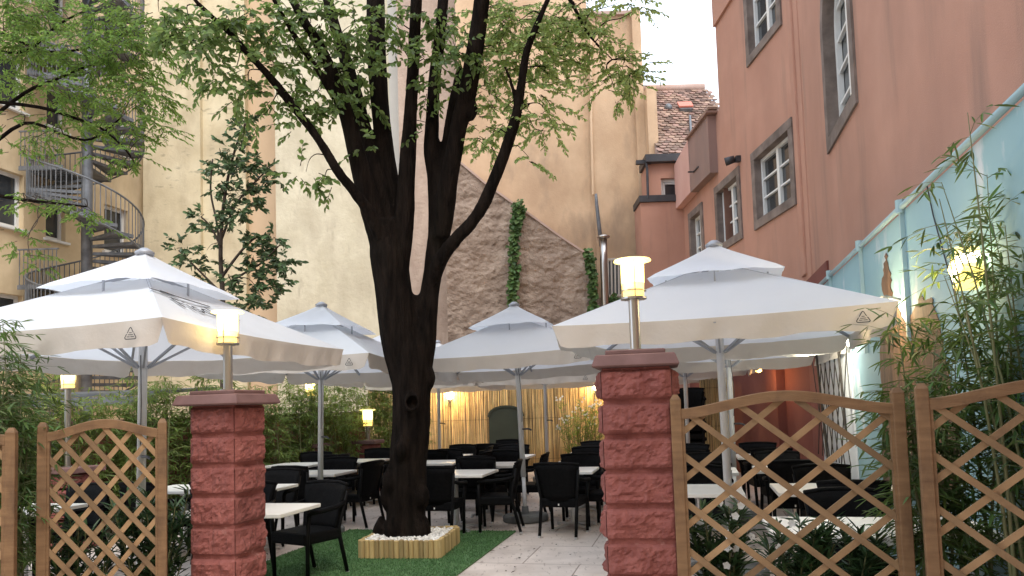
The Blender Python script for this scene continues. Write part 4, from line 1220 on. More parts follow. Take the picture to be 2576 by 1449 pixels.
# ------------------------------------------------------------------ the big tree
def PT(l): return [P(x, y, Y) for x, y, Y, r in l], [r * .86 * Y / F for x, y, Y, r in l]
LIMBS = {
 'trunk': [(1020, 1362, 8.4, 72), (1020, 1338, 8.4, 60), (1023, 1265, 8.4, 55), (1028, 1160, 8.4, 54), (1034, 1060, 8.4, 57), (1034, 960, 8.4, 57), (1028, 880, 8.4, 55), (1026, 820, 8.4, 36), (1024, 770, 8.4, 12)],
 'lb': [(1030, 1000, 8.4, 40), (1008, 860, 8.4, 56), (990, 730, 8.38, 56), (978, 640, 8.35, 58), (968, 560, 8.35, 42)],
 'rb': [(1040, 1000, 8.45, 40), (1060, 860, 8.45, 46), (1080, 740, 8.45, 29), (1095, 640, 8.45, 29), (1107, 560, 8.45, 32), (1112, 500, 8.45, 30)],
 'la': [(978, 680, 8.35, 36), (945, 570, 8.3, 33), (917, 470, 8.25, 31), (895, 380, 8.2, 28), (875, 300, 8.15, 24), (842, 200, 8.1, 20), (800, 110, 8.05, 17), (760, 45, 8, 14), (715, -40, 7.95, 12)],
 'lbs': [(990, 670, 8.4, 36), (966, 540, 8.4, 28), (944, 430, 8.45, 25), (917, 330, 8.5, 23), (892, 230, 8.55, 21), (863, 130, 8.6, 19), (838, 50, 8.6, 17), (812, -50, 8.6, 15)],
 'lc': [(1000, 640, 8.5, 36), (987, 510, 8.55, 31), (971, 400, 8.6, 29), (959, 300, 8.65, 28), (951, 200, 8.7, 29), (947, 100, 8.7, 29), (945, 0, 8.75, 28), (945, -90, 8.8, 26)],
 'ld': [(1005, 680, 8.35, 30), (1018, 540, 8.3, 30), (1024, 430, 8.28, 26), (1030, 320, 8.27, 22), (1036, 220, 8.26, 20), (1042, 110, 8.25, 19), (1047, 0, 8.2, 18), (1050, -90, 8.2, 17)],
 'ra': [(1098, 600, 8.45, 26), (1098, 470, 8.5, 26), (1086, 385, 8.5, 24), (1087, 300, 8.55, 20), (1092, 210, 8.6, 19), (1104, 110, 8.65, 18), (1115, 0, 8.7, 17), (1118, -90, 8.7, 16)],
 'rt': [(1105, 560, 8.42, 26), (1112, 470, 8.45, 18), (1122, 370, 8.5, 15), (1140, 260, 8.55, 14), (1158, 170, 8.6, 12)],
 'rbs': [(1110, 600, 8.4, 28), (1124, 490, 8.35, 28), (1140, 395, 8.3, 26), (1155, 310, 8.3, 27), (1174, 240, 8.25, 28), (1191, 150, 8.2, 27), (1203, 70, 8.2, 26), (1212, 0, 8.15, 25), (1216, -90, 8.1, 23)],
 'rc': [(1085, 720, 8.42, 22), (1112, 650, 8.3, 22), (1150, 598, 8.2, 20), (1195, 550, 8.15, 19), (1228, 490, 8.1, 19), (1252, 430, 8.1, 19), (1278, 360, 8.1, 18), (1300, 285, 8.1, 16), (1312, 210, 8.1, 14), (1325, 130, 8.1, 12), (1352, 60, 8.1, 10), (1390, -30, 8.1, 8)],
 'l0': [(968, 620, 8.25, 22), (925, 530, 8.1, 18), (890, 482, 8, 15), (850, 430, 7.9, 14.5), (800, 350, 7.8, 13.5), (740, 270, 7.7, 13), (680, 195, 7.6, 12.5), (620, 130, 7.5, 11.5), (565, 70, 7.4, 10), (520, 30, 7.3, 9), (465, -25, 7.2, 7)],
 'l1': [(874, 300, 8.15, 13), (805, 185, 8, 11), (738, 85, 7.9, 9.5), (690, 0, 7.8, 8), (660, -60, 7.8, 6)],
 'r2': [(1390, -60, 8.5, 9), (1437, 5, 8.55, 6.5), (1470, 70, 8.6, 5.5), (1505, 115, 8.6, 4.5), (1540, 150, 8.6, 3.2)],
 'cr': [(1036, 870, 8.42, 40), (1040, 805, 8.42, 30), (1042, 765, 8.42, 16), (1043, 740, 8.42, 6)],
 'r3': [(1298, 260, 8.1, 8), (1285, 205, 8.0, 6), (1268, 165, 7.9, 4.5)],
}
def smooth_path(pts, rad, k=4):
    op, orr = [], []
    n = len(pts)
    for i in range(n - 1):
        p0, p1, p2, p3 = pts[max(i - 1, 0)], pts[i], pts[i + 1], pts[min(i + 2, n - 1)]
        for j in range(k):
            t = j / k
            op.append(0.5 * ((2 * p1) + (p2 - p0) * t + (2 * p0 - 5 * p1 + 4 * p2 - p3) * t * t + (3 * p1 - p0 - 3 * p2 + p3) * t ** 3))
            orr.append(rad[i] + (rad[i + 1] - rad[i]) * t)
    op.append(pts[-1]); orr.append(rad[-1])
    return op, orr
tb_ = P(1020, 1345, 8.4)
tree = thing('courtyard_tree', 'big dark multi stemmed tree growing from the wooden planter in the courtyard', 'tree', (tb_.x, 8.4, 0))
w = MB(); LP = {}
for k, l in LIMBS.items():
    pts, rad = PT(l)
    if k == 'trunk': pts[0].z = 0.08
    pts, rad = smooth_path(pts, rad)
    LP[k] = (pts, rad)
    w.tube(pts, rad, 14)
# bulges and the knot ring
kc = P(1037, 1012, 8.14)
ringp = [kc + Vector((0.062 * cos(t), 0.02 * sin(t) - .0, 0.085 * sin(t))) for t in [2 * pi * i / 16 for i in range(17)]]
w.tube(ringp, 0.030, 8, cap=False)
for (x, y, Y, r) in ((985, 1215, 8.32, 30), (975, 1250, 8.36, 26), (1070, 950, 8.4, 30), (1010, 1130, 8.2, 22), (1060, 1250, 8.28, 26), (1000, 1330, 8.3, 40), (1055, 1335, 8.3, 36), (1185, 275, 8.25, 22), (960, 1345, 8.5, 30)):
    c_ = P(x, y, Y); rr = r * .85 * Y / F
    w.tube([c_ + Vector((0, 0, -rr * 1.6)), c_ + Vector((0, 0, -rr * .7)), c_, c_ + Vector((0, 0, rr * .7)), c_ + Vector((0, 0, rr * 1.8))], [rr * .3, rr * .85, rr, rr * .85, rr * .25], 10)
o = w.build('trunk', 'bark', tree, world=True)
rm = o.modifiers.new('r', 'REMESH'); rm.mode = 'VOXEL'; rm.voxel_size = 0.020
dg = bpy.context.evaluated_depsgraph_get(); dg.update()
me = bpy.data.meshes.new_from_object(o.evaluated_get(dg))
o.modifiers.clear(); old = o.data; o.data = me; me.name = 'trunk'; bpy.data.meshes.remove(old)
if not me.materials: me.materials.append(M['bark'])
kl = kc - Vector(tree.location)
# soften the joints, then raise bark ridges along the stems
bm = bmesh.new(); bm.from_mesh(me)
for _ in range(3): bmesh.ops.smooth_vert(bm, verts=bm.verts, factor=0.5, use_axis_x=True, use_axis_y=True, use_axis_z=True)
bm.normal_update()
for v in bm.verts:
    q = v.co
    lowk = max(0.25, min(1.0, 1.2 - q.z / 7))
    n1 = noise.noise(Vector((q.x * 10, q.y * 10, q.z * 1.1))) * 0.012 + noise.noise(Vector((q.x * 24, q.y * 24, q.z * 5))) * 0.006
    n1 += noise.noise(Vector((q.x * 3, q.y * 3, q.z * 2.2))) * 0.014
    dk = (Vector((q.x, q.z)) - Vector((kl.x, kl.z)))
    if q.y < 0.1 and dk.length < 0.062: n1 -= 0.05 * (1 - dk.length / 0.062) ** .5
    v.co = q + v.normal * n1 * lowk
bm.to_mesh(me); bm.free()
me.polygons.foreach_set('use_smooth', [True] * len(me.polygons))

def spray(mb_leaf, mb_twig, start, d, ln, nl, ll, lw, droop=0.5, wide=0.5, ups=0.1):
    """one twig with alternate leaves"""
    d = d.normalized()
    pts = []
    p = Vector(start)
    for i in range(5):
        pts.append(p.copy())
        d = (d + Vector((R(-.15, .15), R(-.15, .15), -droop * .18))).normalized()
        p += d * (ln / 4)
    mb_twig.tube(pts, [0.0045, 0.004, 0.003, 0.0024, 0.0015], 3, cap=False)
    side = d.cross(Vector((0, 0, 1)))
    if side.length < .1: side = Vector((1, 0, 0))
    side.normalize()
    for i in range(nl):
        t = 0.12 + 0.88 * (i + R(0, .5)) / nl
        k = min(3, int(t * 4)); f_ = t * 4 - k
        b = pts[k].lerp(pts[k + 1], min(1, f_))
        sg = 1 if i % 2 else -1
        ld = (d * R(.3, .8) + side * sg * wide * R(.6, 1.4) + Vector((R(-.3, .3), R(-.3, .3), R(-.55, .25)))).normalized()
        if i == nl - 1: ld = d
        nr = Vector((R(-.8, .8), R(-1.5, .15), ups + R(-.1, .8)))
        s = R(.7, 1.15)
        mb_leaf.leaf(b, ld, nr, ll * s, lw * s)
def foliage(mb_leaf, mb_twig, c, rad, n, nl, ll, lw, ln=(.2, .4), flat=0.3, droop=.5, src=None):
    """leafy twigs spread through an uneven ellipsoid"""
    for _ in range(n):
        while True:
            q = Vector((R(-1, 1), R(-1, 1), R(-1, 1)))
            if q.length <= 1: break
        s = c + Vector((q.x * rad[0], q.y * rad[1], q.z * rad[2]))
        d = Vector((q.x + R(-.7, .7), q.y + R(-.7, .7), (q.z + R(-.6, .6)) * flat - .1))
        if d.length < .05: d = Vector((1, 0, 0))
        spray(mb_leaf, mb_twig, s, d, R(*ln), nl + random.randint(-2, 2), ll, lw, droop)
def connect(mb, c, paths, r0=0.012):
    best = None
    for pts, rad in paths:
        for p, r in zip(pts, rad):
            dd = (p - c).length + (0.6 if p.z > c.z + .5 else 0)
            if best is None or dd < best[0]: best = (dd, p, r)
    p = best[1]
    m1 = p.lerp(c, .35) + Vector((R(-.08, .08), R(-.08, .08), R(.02, .14)))
    m2 = p.lerp(c, .7) + Vector((R(-.08, .08), R(-.08, .08), R(.0, .10)))
    rr = min(best[2] * .6, r0 * (0.7 + 0.5 * best[0]))
    pts, rad = smooth_path([p, m1, m2, Vector(c)], [rr, rr * .75, rr * .5, rr * .3], 4)
    mb.tube(pts, rad, 6)
# clusters: photo x, y, distance, half width px, half height px, twigs
CL = [(400, 30, 7.3, 50, 40, 15), (450, 75, 7.3, 55, 40, 24), (500, 120, 7.3, 55, 45, 24), (560, 70, 7.4, 60, 55, 24), (545, 190, 7.5, 45, 40, 16), (590, 235, 7.6, 45, 40, 16), (640, 160, 7.6, 55, 60, 22),
      (640, 50, 7.6, 60, 50, 26), (630, 300, 7.7, 30, 30, 6), (700, 250, 7.7, 50, 40, 16), (720, 60, 7.8, 60, 60, 30), (740, 160, 7.9, 55, 50, 24), (770, 285, 7.9, 45, 35, 15), (740, 310, 7.8, 40, 22, 9), (800, 40, 8, 55, 55, 30),
      (810, 230, 8, 45, 45, 18), (830, 140, 8.1, 45, 55, 24), (890, 60, 8.2, 50, 60, 26), (880, 180, 8.2, 45, 45, 18), (860, 270, 8.1, 35, 40, 12), (770, 432, 7.8, 55, 16, 8), (820, 455, 7.8, 40, 14, 6),
      (930, 150, 8.2, 40, 60, 18), (925, 260, 8.2, 35, 30, 12), (975, 60, 8.2, 40, 60, 16), (1010, 130, 8.0, 45, 40, 10), (960, 370, 8.1, 60, 12, 5), (1080, 60, 8.2, 50, 60, 20), (1090, 150, 8.1, 55, 40, 20), (1085, 225, 8.1, 40, 40, 14),
      (1140, 120, 8.0, 45, 40, 12), (1190, 130, 7.9, 35, 30, 7), (1070, 320, 8.1, 25, 35, 5), (1140, 60, 8.8, 40, 60, 14)]
CR = [(1240, 50, 8.5, 45, 60, 24), (1300, 50, 8.4, 60, 55, 30), (1260, 150, 8.5, 50, 55, 24), (1330, 130, 8.3, 60, 55, 30), (1390, 60, 8.5, 60, 60, 28), (1390, 150, 8.5, 50, 40, 16), (1450, 50, 8.6, 55, 50, 22),
      (1440, 130, 8.6, 40, 35, 12), (1500, 105, 8.6, 45, 35, 14), (1545, 150, 8.6, 45, 40, 15), (1585, 190, 8.6, 35, 35, 13), (1620, 170, 8.7, 16, 22, 4), (1510, 215, 8.6, 35, 30, 10), (1550, 235, 8.6, 25, 18, 5), (1230, 230, 8.5, 45, 50, 20),
      (1270, 290, 8.4, 55, 45, 20), (1205, 330, 8.5, 35, 40, 11), (1240, 350, 8.4, 40, 35, 10), (1395, 290, 8.2, 35, 22, 6), (1380, 330, 8.2, 38, 25, 7), (1330, 395, 8.1, 14, 22, 3), (1345, 225, 8.2, 45, 40, 12), (1420, 205, 8.3, 30, 18, 5),
      (1560, 5, 8.6, 55, 20, 8), (1605, 20, 8.7, 25, 14, 3), (1480, 10, 8.6, 40, 25, 8), (1345, 300, 8.2, 30, 35, 7)]
PATHS = list(LP.values())
for name_, cl, mat_, ll, lw in (('crown', CL, 'leaf_dark', .082, .048), ('crown', CR, 'leaf_backlit', .066, .038)):
    lf, tg = MB(), MB()
    for x, y, Y, rx, ry, n in cl:
        c = P(x, y, Y + R(-.1, .1))
        rw, rhh = rx * Y / F, ry * Y / F
        foliage(lf, tg, c, (rw * .85, max(rw * .8, .2), rhh * .85), int(n * ((1.0 if y < 130 else .75) if cl is CL else (1.8 if y < 200 else 1.35))), 9, ll, lw, (.18, .36), .4, .5)
        connect(tg, c, PATHS, .009)
    lf.build(name_, mat_, tree, world=True)
    tg.build('twigs', 'bark', tree, world=True)['kind'] = 'stuff'
# the crown above the frame, which shades the stems
lf, tg = MB(), MB()
for _ in range(24):
    c = Vector((R(-4.3, 2.2), R(5.8, 11), R(7.1, 9.8)))
    foliage(lf, tg, c, (.6, .6, .45), 11, 8, .085, .045, (.2, .4), .5)
lf.build('crown', 'leaf_dark', tree, world=True)

# planter of round palings with white gravel
pc = Vector((-1.185, 8.36, 0))
pl_ = thing('tree_planter', 'low square planter edged with upright wooden palings round the tree', 'planter', pc, radians(-9))
sides = [((-.43, -.42), (.43, -.42)), ((.43, -.42), (.43, .46)), ((.43, .46), (-.43, .46)), ((-.43, .46), (-.43, -.42))]
for a, b in sides:
    w = MB(); a, b = Vector((*a, 0)), Vector((*b, 0)); n = int((b - a).length / 0.052)
    for i in range(n):
        p = a.lerp(b, (i + .5) / n); r = R(.024, .031); h_ = 0.205 + R(-.006, .006)
        w.tube([p + Vector((0, 0, .017)), p + Vector((0, 0, h_ - .006)), p + Vector((0, 0, h_))], [r, r, r * .7], 8)
    w.build('paling_side', 'paling', pl_)
w = MB(); w.box((0, .02, .09), (.84, .86, .155)); w.build('soil', 'soil', pl_)
gr = MB()
ico = bmesh.new(); bmesh.ops.create_icosphere(ico, subdivisions=1, radius=1); ico.verts.ensure_lookup_table()
iv = [v.co.copy() for v in ico.verts]; iff = [tuple(v.index for v in f.verts) for f in ico.faces]; ico.free()
for _ in range(1500):
    p = Vector((R(-.41, .41), R(-.39, .43), .178 + R(0, .016)))
    s = R(.010, .020); m = Matrix.Translation(p) @ Matrix.Rotation(R(0, 6), 4, 'Z') @ Matrix.Rotation(R(0, 3), 4, 'X') @ Matrix.Diagonal((s * R(.8, 1.4), s, s * R(.6, .9), 1))
    gr.add([m @ v for v in iv], iff)
go = gr.build('gravel', 'pebble', None, True); go.location = pc; go.rotation_euler = (0, 0, radians(-9))
tag(go, 'white gravel filling the planter around the tree foot', 'gravel', kind='stuff')

# ------------------------------------------------------------------ pale leaved tree reaching in from the left
mt_ = thing('maple_tree', 'fine leaved yellow green tree reaching into the picture from the left', 'tree', (-8.4, 9.4, 0))
w = MB(); MP = []
for l in ([(-8.4, 9.4, 0), (-8.3, 9.4, 2.5), (-8.1, 9.45, 4.6), (-7.8, 9.5, 6.5), (-7.6, 9.6, 8.4)],):
    pts, rad = smooth_path([Vector(p) for p in l], [.14, .12, .10, .07, .04]); MP.append((pts, rad)); w.tube(pts, rad, 10)
for br in ([(-60, 330), (60, 235), (140, 200), (230, 165), (330, 160)], [(-60, 250), (100, 270), (180, 295), (250, 320), (310, 370), (345, 420)], [(-60, 120), (60, 130), (150, 60), (230, 20)], [(-60, 400), (60, 310), (160, 340), (230, 350), (300, 300)],
           [(-60, 480), (40, 500), (130, 510), (220, 520)], [(-80, 40), (40, 100), (120, 130), (220, 120), (320, 80)]):
    pts, rad = smooth_path([P(x, y, 9.4 + .05 * i) for i, (x, y) in enumerate(br)], [.020 * (1 - i / len(br)) + .006 for i in range(len(br))]); MP.append((pts, rad)); w.tube(pts, rad, 6)
w.build('trunk', 'bark', mt_, True, world=True)
CM = [(20, 20, 60, 50, 30), (90, 40, 60, 45, 30), (160, 30, 50, 40, 20), (40, 110, 60, 45, 34), (20, 190, 50, 45, 28), (110, 130, 60, 40, 24), (190, 110, 50, 40, 20), (260, 50, 50, 45, 26), (320, 40, 45, 40, 24), (300, 120, 45, 40, 26), (240, 175, 55, 30, 26), (330, 185, 45, 32, 26),
      (380, 225, 40, 24, 20), (405, 260, 35, 18, 13), (330, 250, 50, 28, 24), (250, 250, 55, 28, 26), (170, 220, 55, 28, 24), (90, 220, 55, 30, 24), (150, 290, 50, 25, 20), (230, 320, 50, 25, 22), (310, 320, 50, 25, 22), (380, 320, 38, 20, 14), (420, 335, 22, 12, 6), (340, 385, 36, 24, 13), (270, 400, 35, 20, 7), (20, 300, 40, 30, 9), (30, 370, 35, 22, 8),
      (80, 350, 40, 22, 10), (150, 345, 40, 20, 10), (120, 505, 60, 12, 12), (190, 520, 50, 14, 12), (230, 560, 30, 14, 6), (40, 510, 40, 14, 8), (60, 600, 35, 40, 9), (80, 660, 30, 40, 8), (400, 150, 22, 40, 10), (350, 110, 40, 35, 20), (390, 60, 20, 50, 10)]
lf, tg = MB(), MB()
for x, y, rx, ry, n in CM:
    Y = R(8.9, 9.9); c = P(x, y, Y)
    foliage(lf, tg, c, (rx * Y / F * .9, .35, ry * Y / F * .8), int(n * (2.0 if y < 190 else 1.15)), 11, .066, .025, (.18, .36), .15, .55)
    connect(tg, c, MP, .008)
lf.build('crown', 'leaf_maple', mt_, world=True); tg.build('twigs', 'twig', mt_, world=True)['kind'] = 'stuff'

# ------------------------------------------------------------------ slender dark leaved tree before the cream wall
sl_ = thing('young_magnolia', 'slender open tree with dark glossy leaf clumps before the cream wall', 'tree', (P(565, 900, 16).x, 16, 0))
w = MB(); SP = []
for br in ([(562, 1100, 30), (563, 900, 26), (560, 740, 18), (555, 640, 15), (560, 540, 12), (575, 440, 9), (600, 350, 6), (625, 300, 4)], [(556, 700, 12), (600, 640, 8), (640, 600, 6), (680, 590, 4)], [(558, 600, 9), (590, 520, 6), (630, 470, 5), (680, 420, 3)],
           [(556, 650, 8), (545, 560, 6), (530, 480, 5), (535, 400, 3)], [(560, 740, 9), (500, 680, 5), (450, 630, 4)], [(555, 620, 7), (530, 570, 5), (505, 545, 3)], [(560, 720, 10), (610, 690, 7), (660, 660, 5), (700, 620, 3)]):
    pts, rad = smooth_path([P(x, y, 16 + R(-.1, .1)) for x, y, r in br], [r * .0025 + .008 for x, y, r in br])
    SP.append((pts, rad)); w.tube(pts, rad, 7)
SP[0][0][0].z = 0
w.build('trunk', 'twig', sl_, True, world=True)
CS = [(620, 320, 35, 30, 14), (590, 370, 30, 35, 16), (575, 420, 25, 35, 14), (605, 430, 35, 35, 16), (540, 420, 14, 30, 8), (545, 470, 18, 25, 8), (660, 425, 30, 25, 12), (690, 440, 20, 22, 8), (640, 470, 32, 22, 12), (600, 490, 30, 25, 12), (580, 530, 40, 30, 16), (630, 525, 40, 25, 14), (560, 570, 35, 20, 8),
      (500, 550, 18, 22, 7), (515, 585, 15, 18, 5), (520, 630, 16, 10, 3), (455, 625, 20, 22, 9), (480, 660, 25, 22, 9), (500, 700, 20, 18, 5), (640, 620, 35, 30, 18), (690, 600, 25, 25, 12), (665, 660, 45, 32, 24), (720, 655, 28, 25, 12), (630, 700, 40, 28, 16), (690, 710, 35, 25, 15), (660, 750, 40, 26, 14), (570, 700, 20, 25, 5), (575, 660, 14, 20, 3), (600, 740, 30, 20, 6), (640, 780, 40, 24, 8)]
lf, tg = MB(), MB()
for x, y, rx, ry, n in CS:
    Y = 16 + R(-.35, .35); c = P(x, y, Y)
    foliage(lf, tg, c, (rx * Y / F * .8, .3, ry * Y / F * .8), int(n * 1.1), 10, .135, .066, (.14, .28), .6, -.3)
    connect(tg, c, SP, .012)
lf.build('crown', 'leaf_magnolia', sl_, world=True); tg.build('twigs', 'twig', sl_, world=True)['kind'] = 'stuff'

# ------------------------------------------------------------------ bamboo
def bamboo(label, x, y, nculm, h, spread, nleaf, ll, lw, mat_='leaf_bamboo', lean=(0, 0), cat='bamboo', zlow=0.25, grp='bamboo clumps', leafy=0.0):
    t = thing('bamboo', label, cat, (x, y, 0), 0, grp)
    cu, lf, tg = MB(), MB(), MB()
    for _ in range(nculm):
        a = R(0, 2 * pi); r = spread[0] * sqrt(R(0, 1)); bx, by = r * cos(a), r * sin(a) * spread[1] / spread[0]
        hh = h * R(.72, 1.08)
        ln = Vector((lean[0] + R(-.12, .12), lean[1] + R(-.10, .10), 0))
        pts = [Vector((bx, by, 0)) + Vector((0, 0, hh * u_)) + ln * (hh * u_ * u_ * .9) for u_ in (0, .2, .4, .6, .8, 1)]
        cu.tube(pts, [.011, .0105, .009, .007, .0045, .002], 6)
        for _k in range(nleaf // 6):
            hq = zlow + (1 - zlow) * R(0, 1) ** .8
            i = min(4, int(hq * 5)); b = pts[i].lerp(pts[i + 1], hq * 5 - i)
            a = R(0, 2 * pi); d = Vector((cos(a), sin(a), R(.1, .7)))
            L_ = R(.10, .30)
            p = b
            tp = [p]
            for s in range(3):
                d = (d + Vector((R(-.2, .2), R(-.2, .2), -.16))).normalized(); p = p + d * (L_ / 3); tp.append(p)
            tg.tube(tp, [.0022, .0018, .0014, .001], 3, cap=False)
            for s in range(6):
                q = tp[1 + s // 2].lerp(tp[min(3, 1 + s // 2)], .5)
                ld = (d * .8 + Vector((R(-.9, .9), R(-.9, .9), R(-.75, .25)))).normalized()
                lf.leaf(q, ld, Vector((R(-.5, .5), R(-.5, .5), 1)), ll * R(.65, 1.15), lw * R(.75, 1.1), .12)
    cu.build('culms', 'culm', t, True); tg.build('twigs', 'culm', t)['kind'] = 'stuff'; lf.build('foliage', mat_, t)
    return t
bamboo('tall bamboo right behind the far right trellis panel', 2.68, 4.08, 10, 2.70, (.17, .22), 290, .120, .017, lean=(.05, 0))
bamboo('bamboo clump with long arching shoots beside the teal wall', 2.62, 3.95, 5, 2.85, (.12, .12), 100, .13, .018, lean=(-.06, .0))
bamboo('lower bamboo clump between the right trellis panels', 2.40, 4.24, 10, 1.95, (.15, .12), 320, .12, .017)
bamboo('bamboo clump at the left picture edge before the nearest parasol', -3.36, 4.85, 11, 2.15, (.18, .2), 360, .100, .015)
bamboo('dense bamboo clump left of the small arched trellis', -3.98, 5.5, 12, 2.25, (.34, .28), 380, .10, .015)
for i, (x, y, h_, lab) in enumerate(((-6.4, 8.7, 2.1, 'hedge bamboo behind the table by the small arched trellis'), (-5.85, 9.6, 2.1, 'hedge bamboo right of the tall pole lamp'), (-5.3, 10.5, 2.1, 'hedge bamboo seen above the close slatted trellis'), (-4.8, 11.5, 2.15, 'hedge bamboo just left of the cornerwise pillar'),
                                     (-4.35, 12.5, 2.15, 'hedge bamboo just right of the cornerwise pillar'), (-3.95, 13.4, 2.2, 'hedge bamboo between the two hedge pillars'), (-3.45, 14.3, 2.3, 'bright green hedge bamboo beside the second white pole'), (-2.95, 15.2, 2.3, 'hedge bamboo lit by the small hedge lamp'), (-2.45, 15.9, 2.3, 'hedge bamboo ending behind the tree trunk'))):
    bamboo(lab, x, y, 15, h_, (.55, .35), 330, .12, .022, 'leaf_hedge', zlow=.08, grp='bamboo hedge clumps')

# low red garden wall, hedge pillars and their lamps
gw = thing('garden_wall', 'low red garden wall glimpsed behind the bamboo hedge', 'wall', (-5.2, 12.4, 0), math.atan2(7.0, 3.4))
w = MB(); w.box((0, 0.0, .74), (8.6, .2, 1.48)); w.build('masonry', 'red_wall', gw)
w = MB(); w.bbox((0, 0, 1.52), (8.6, .3, .07), .01); w.build('coping', 'cap', gw)
def hpil(label, px, py, side, zc):
    r = ray(px, py); k = (zc - EYE) / r.z; x, y = r.x * k, r.y * k
    t = thing('hedge_pillar', label, 'pillar', (x, y, 0), radians(-14), 'low hedge pillars')
    w = MB()
    for i in range(5): split_block(w, (0, 0, (zc - .07) / 5 * (i + .5)), (side, side, (zc - .07) / 5), i + int(px))
    w.build('split_blocks', 'brick', t)
    w = MB(); w.bbox((0, 0, zc - .035), (side + .12, side + .12, .07), .012); w.build('cap', 'cap', t)
    return Vector((x, y, zc))
h1 = hpil('low brick pillar in the hedge seen through the arched trellis', 182, 1174, .40, 1.0)
h2 = hpil('low brick pillar in the hedge beside the second white pole', 782, 1116, .40, 1.0)
h3 = hpil('low brick pillar with a short lamp left of the tree', 926, 1107, .36, 1.0)
pillar_lamp('hedge_lamp', 'tall lit lamp on the hedge pillar under the left parasol', h1 + Vector((-.06, 0, 0)), pole=.95, s=1.15, energy=50)
pillar_lamp('hedge_lamp', 'lamp on the second hedge pillar, its light hidden by a parasol', h2, pole=.86, s=1.2, energy=50)
pillar_lamp('hedge_lamp', 'short lit lamp glowing in the bamboo left of the tree', h3, pole=.26, s=1.35, energy=45)
gb = thing('shed_frame', 'grey metal beam of a shelter glimpsed behind the bamboo hedge', 'shelter', (-7.4, 11.0, 0))
w = MB(); w.bar((-2.5, .4, 1.83), (2.2, -.2, 1.83), .12, .12); w.bar((-1.2, .2, 0), (-1.2, .2, 1.8), .08, .08); w.bar((1.2, -.1, 0), (1.2, -.1, 1.8), .08, .08); w.build('beam', 'galv', gb)
w = MB(); w.prism([(-2.5, .4, 1.9), (2.2, -.2, 1.9), (2.4, 1.6, 2.0), (-2.3, 2.2, 2.0)], (0, 0, .05)); w.build('roof', 'galv_dark', gb)

# ------------------------------------------------------------------ reed fence, green door, bush
def reeds(name, label, p0, p1, h, mat_, n, rails=True):
    p0, p1 = Vector(p0), Vector(p1); d = p1 - p0
    t = thing(name, label, 'fence', p0, math.atan2(d.y, d.x), 'reed fences')
    w = MB(); L_ = d.length
    for i in range(n):
        x = L_ * (i + .5) / n
        r = L_ / n * R(.6, 1.0); y = R(-.012, .012); le = R(-.03, .03)
        z1 = h + R(-.05, .05)
        zs = [0.0]
        pts = [(x + le * q + R(-.006, .006), y + R(-.01, .01), z1 * q) for q in (0, .25, .5, .75, 1)]
        w.tube(pts, r, 5)
    w.build('reeds', mat_, t, True)
    w = MB(); w.box((L_ / 2, .05, h / 2), (L_, .03, h - .05))
    for z in (.25, h * .5, h - .2): w.tube([(0, -.022, z), (L_, -.022, z)], .003, 4)
    w.build('backing', 'twig', t)
    return t
reeds('reed_fence', 'long warm reed fence across the back of the courtyard', (-3.6, 18.5, 0), (3.0, 18.5, 0), 2.5, 'reed', 1000)
reeds('reed_screen', 'narrow greenish reed screen beside the dark stacked chairs', (3.98, 15.9, 0), (4.62, 15.75, 0), 2.02, 'reed2', 110)
gd = thing('green_door', 'dark green arched board door set in the reed fence', 'door', (P(1274, 1100, 18.36).x, 18.36, 0))
w = MB(); hw_ = 43 * 18.36 / F; zt_ = P(1274, 1022, 18.36).z; zs_ = P(1274, 1048, 18.36).z
pl = [(-hw_, 0, 0), (hw_, 0, 0), (hw_, 0, zs_)] + [(hw_ * cos(t), 0, zs_ + (zt_ - zs_) * sin(t) ** .8) for t in [pi * k / 18 for k in range(1, 18)]] + [(-hw_, 0, zs_)]
w.prism(pl, (0, .08, 0)); w.build('leaf', 'green_board', gd)
w = MB()
ar = pl[2:]
for a, b in zip(ar[:-1], ar[1:]): w.bar(Vector(a) + Vector((0, -.01, 0)), Vector(b) + Vector((0, -.01, 0)), .05, .03, up=(0, 1, 0))
w.build('edge', 'green_board', gd)
w = MB(); w.tube([(hw_ - .1, -.06, .95), (hw_ - .1, -.06, 1.12)], .014, 8); w.build('handle', 'dark_metal', gd)
rl = thing('reed_lamp', 'lit wall lamp on the reed fence right of the tree', 'lamp', P(1131, 991, 18.36), 0, 'reed fence lamps')
w = MB(); w.lathe([(.02, -.14), (.075, -.10), (.085, 0), (.06, .10), (.02, .12)], 14); w.build('globe', 'bulb', rl, True)
w = MB(); w.lathe([(.05, -.20), (.06, -.14), (.02, -.13)], 12); w.bar((0, .12, -.16), (0, 0, -.17), .03); w.build('bracket', 'dark_metal', rl)
point_light('reed_light', (0, -.22, .0), 28, (1, .66, .28), .1, rl)
r2_ = copy_tree(rl); r2_['label'] = 'wall lamp on the reed fence beside the big brick pillar'; r2_.location = P(1500, 968, 18.36)
bl_ = bpy.data.objects.get('reed_light')
# lamp over the red wall
rw = thing('red_wall_lamp', 'small lamp washing the red ground floor wall with orange light', 'lamp', P(1908, 930, 13.4))
w = MB(); w.lathe([(.02, -.05), (.06, -.03), (.05, .05), (.02, .07)], 12); w.build('globe', 'lamp_glow', rw, True)
w = MB(); w.bar((0, 0, .06), (.35, .05, .10), .02); w.build('bracket', 'dark_metal', rw)
point_light('red_wall_light', (0, -.1, -.08), 6, (1, .55, .2), .08, rw)

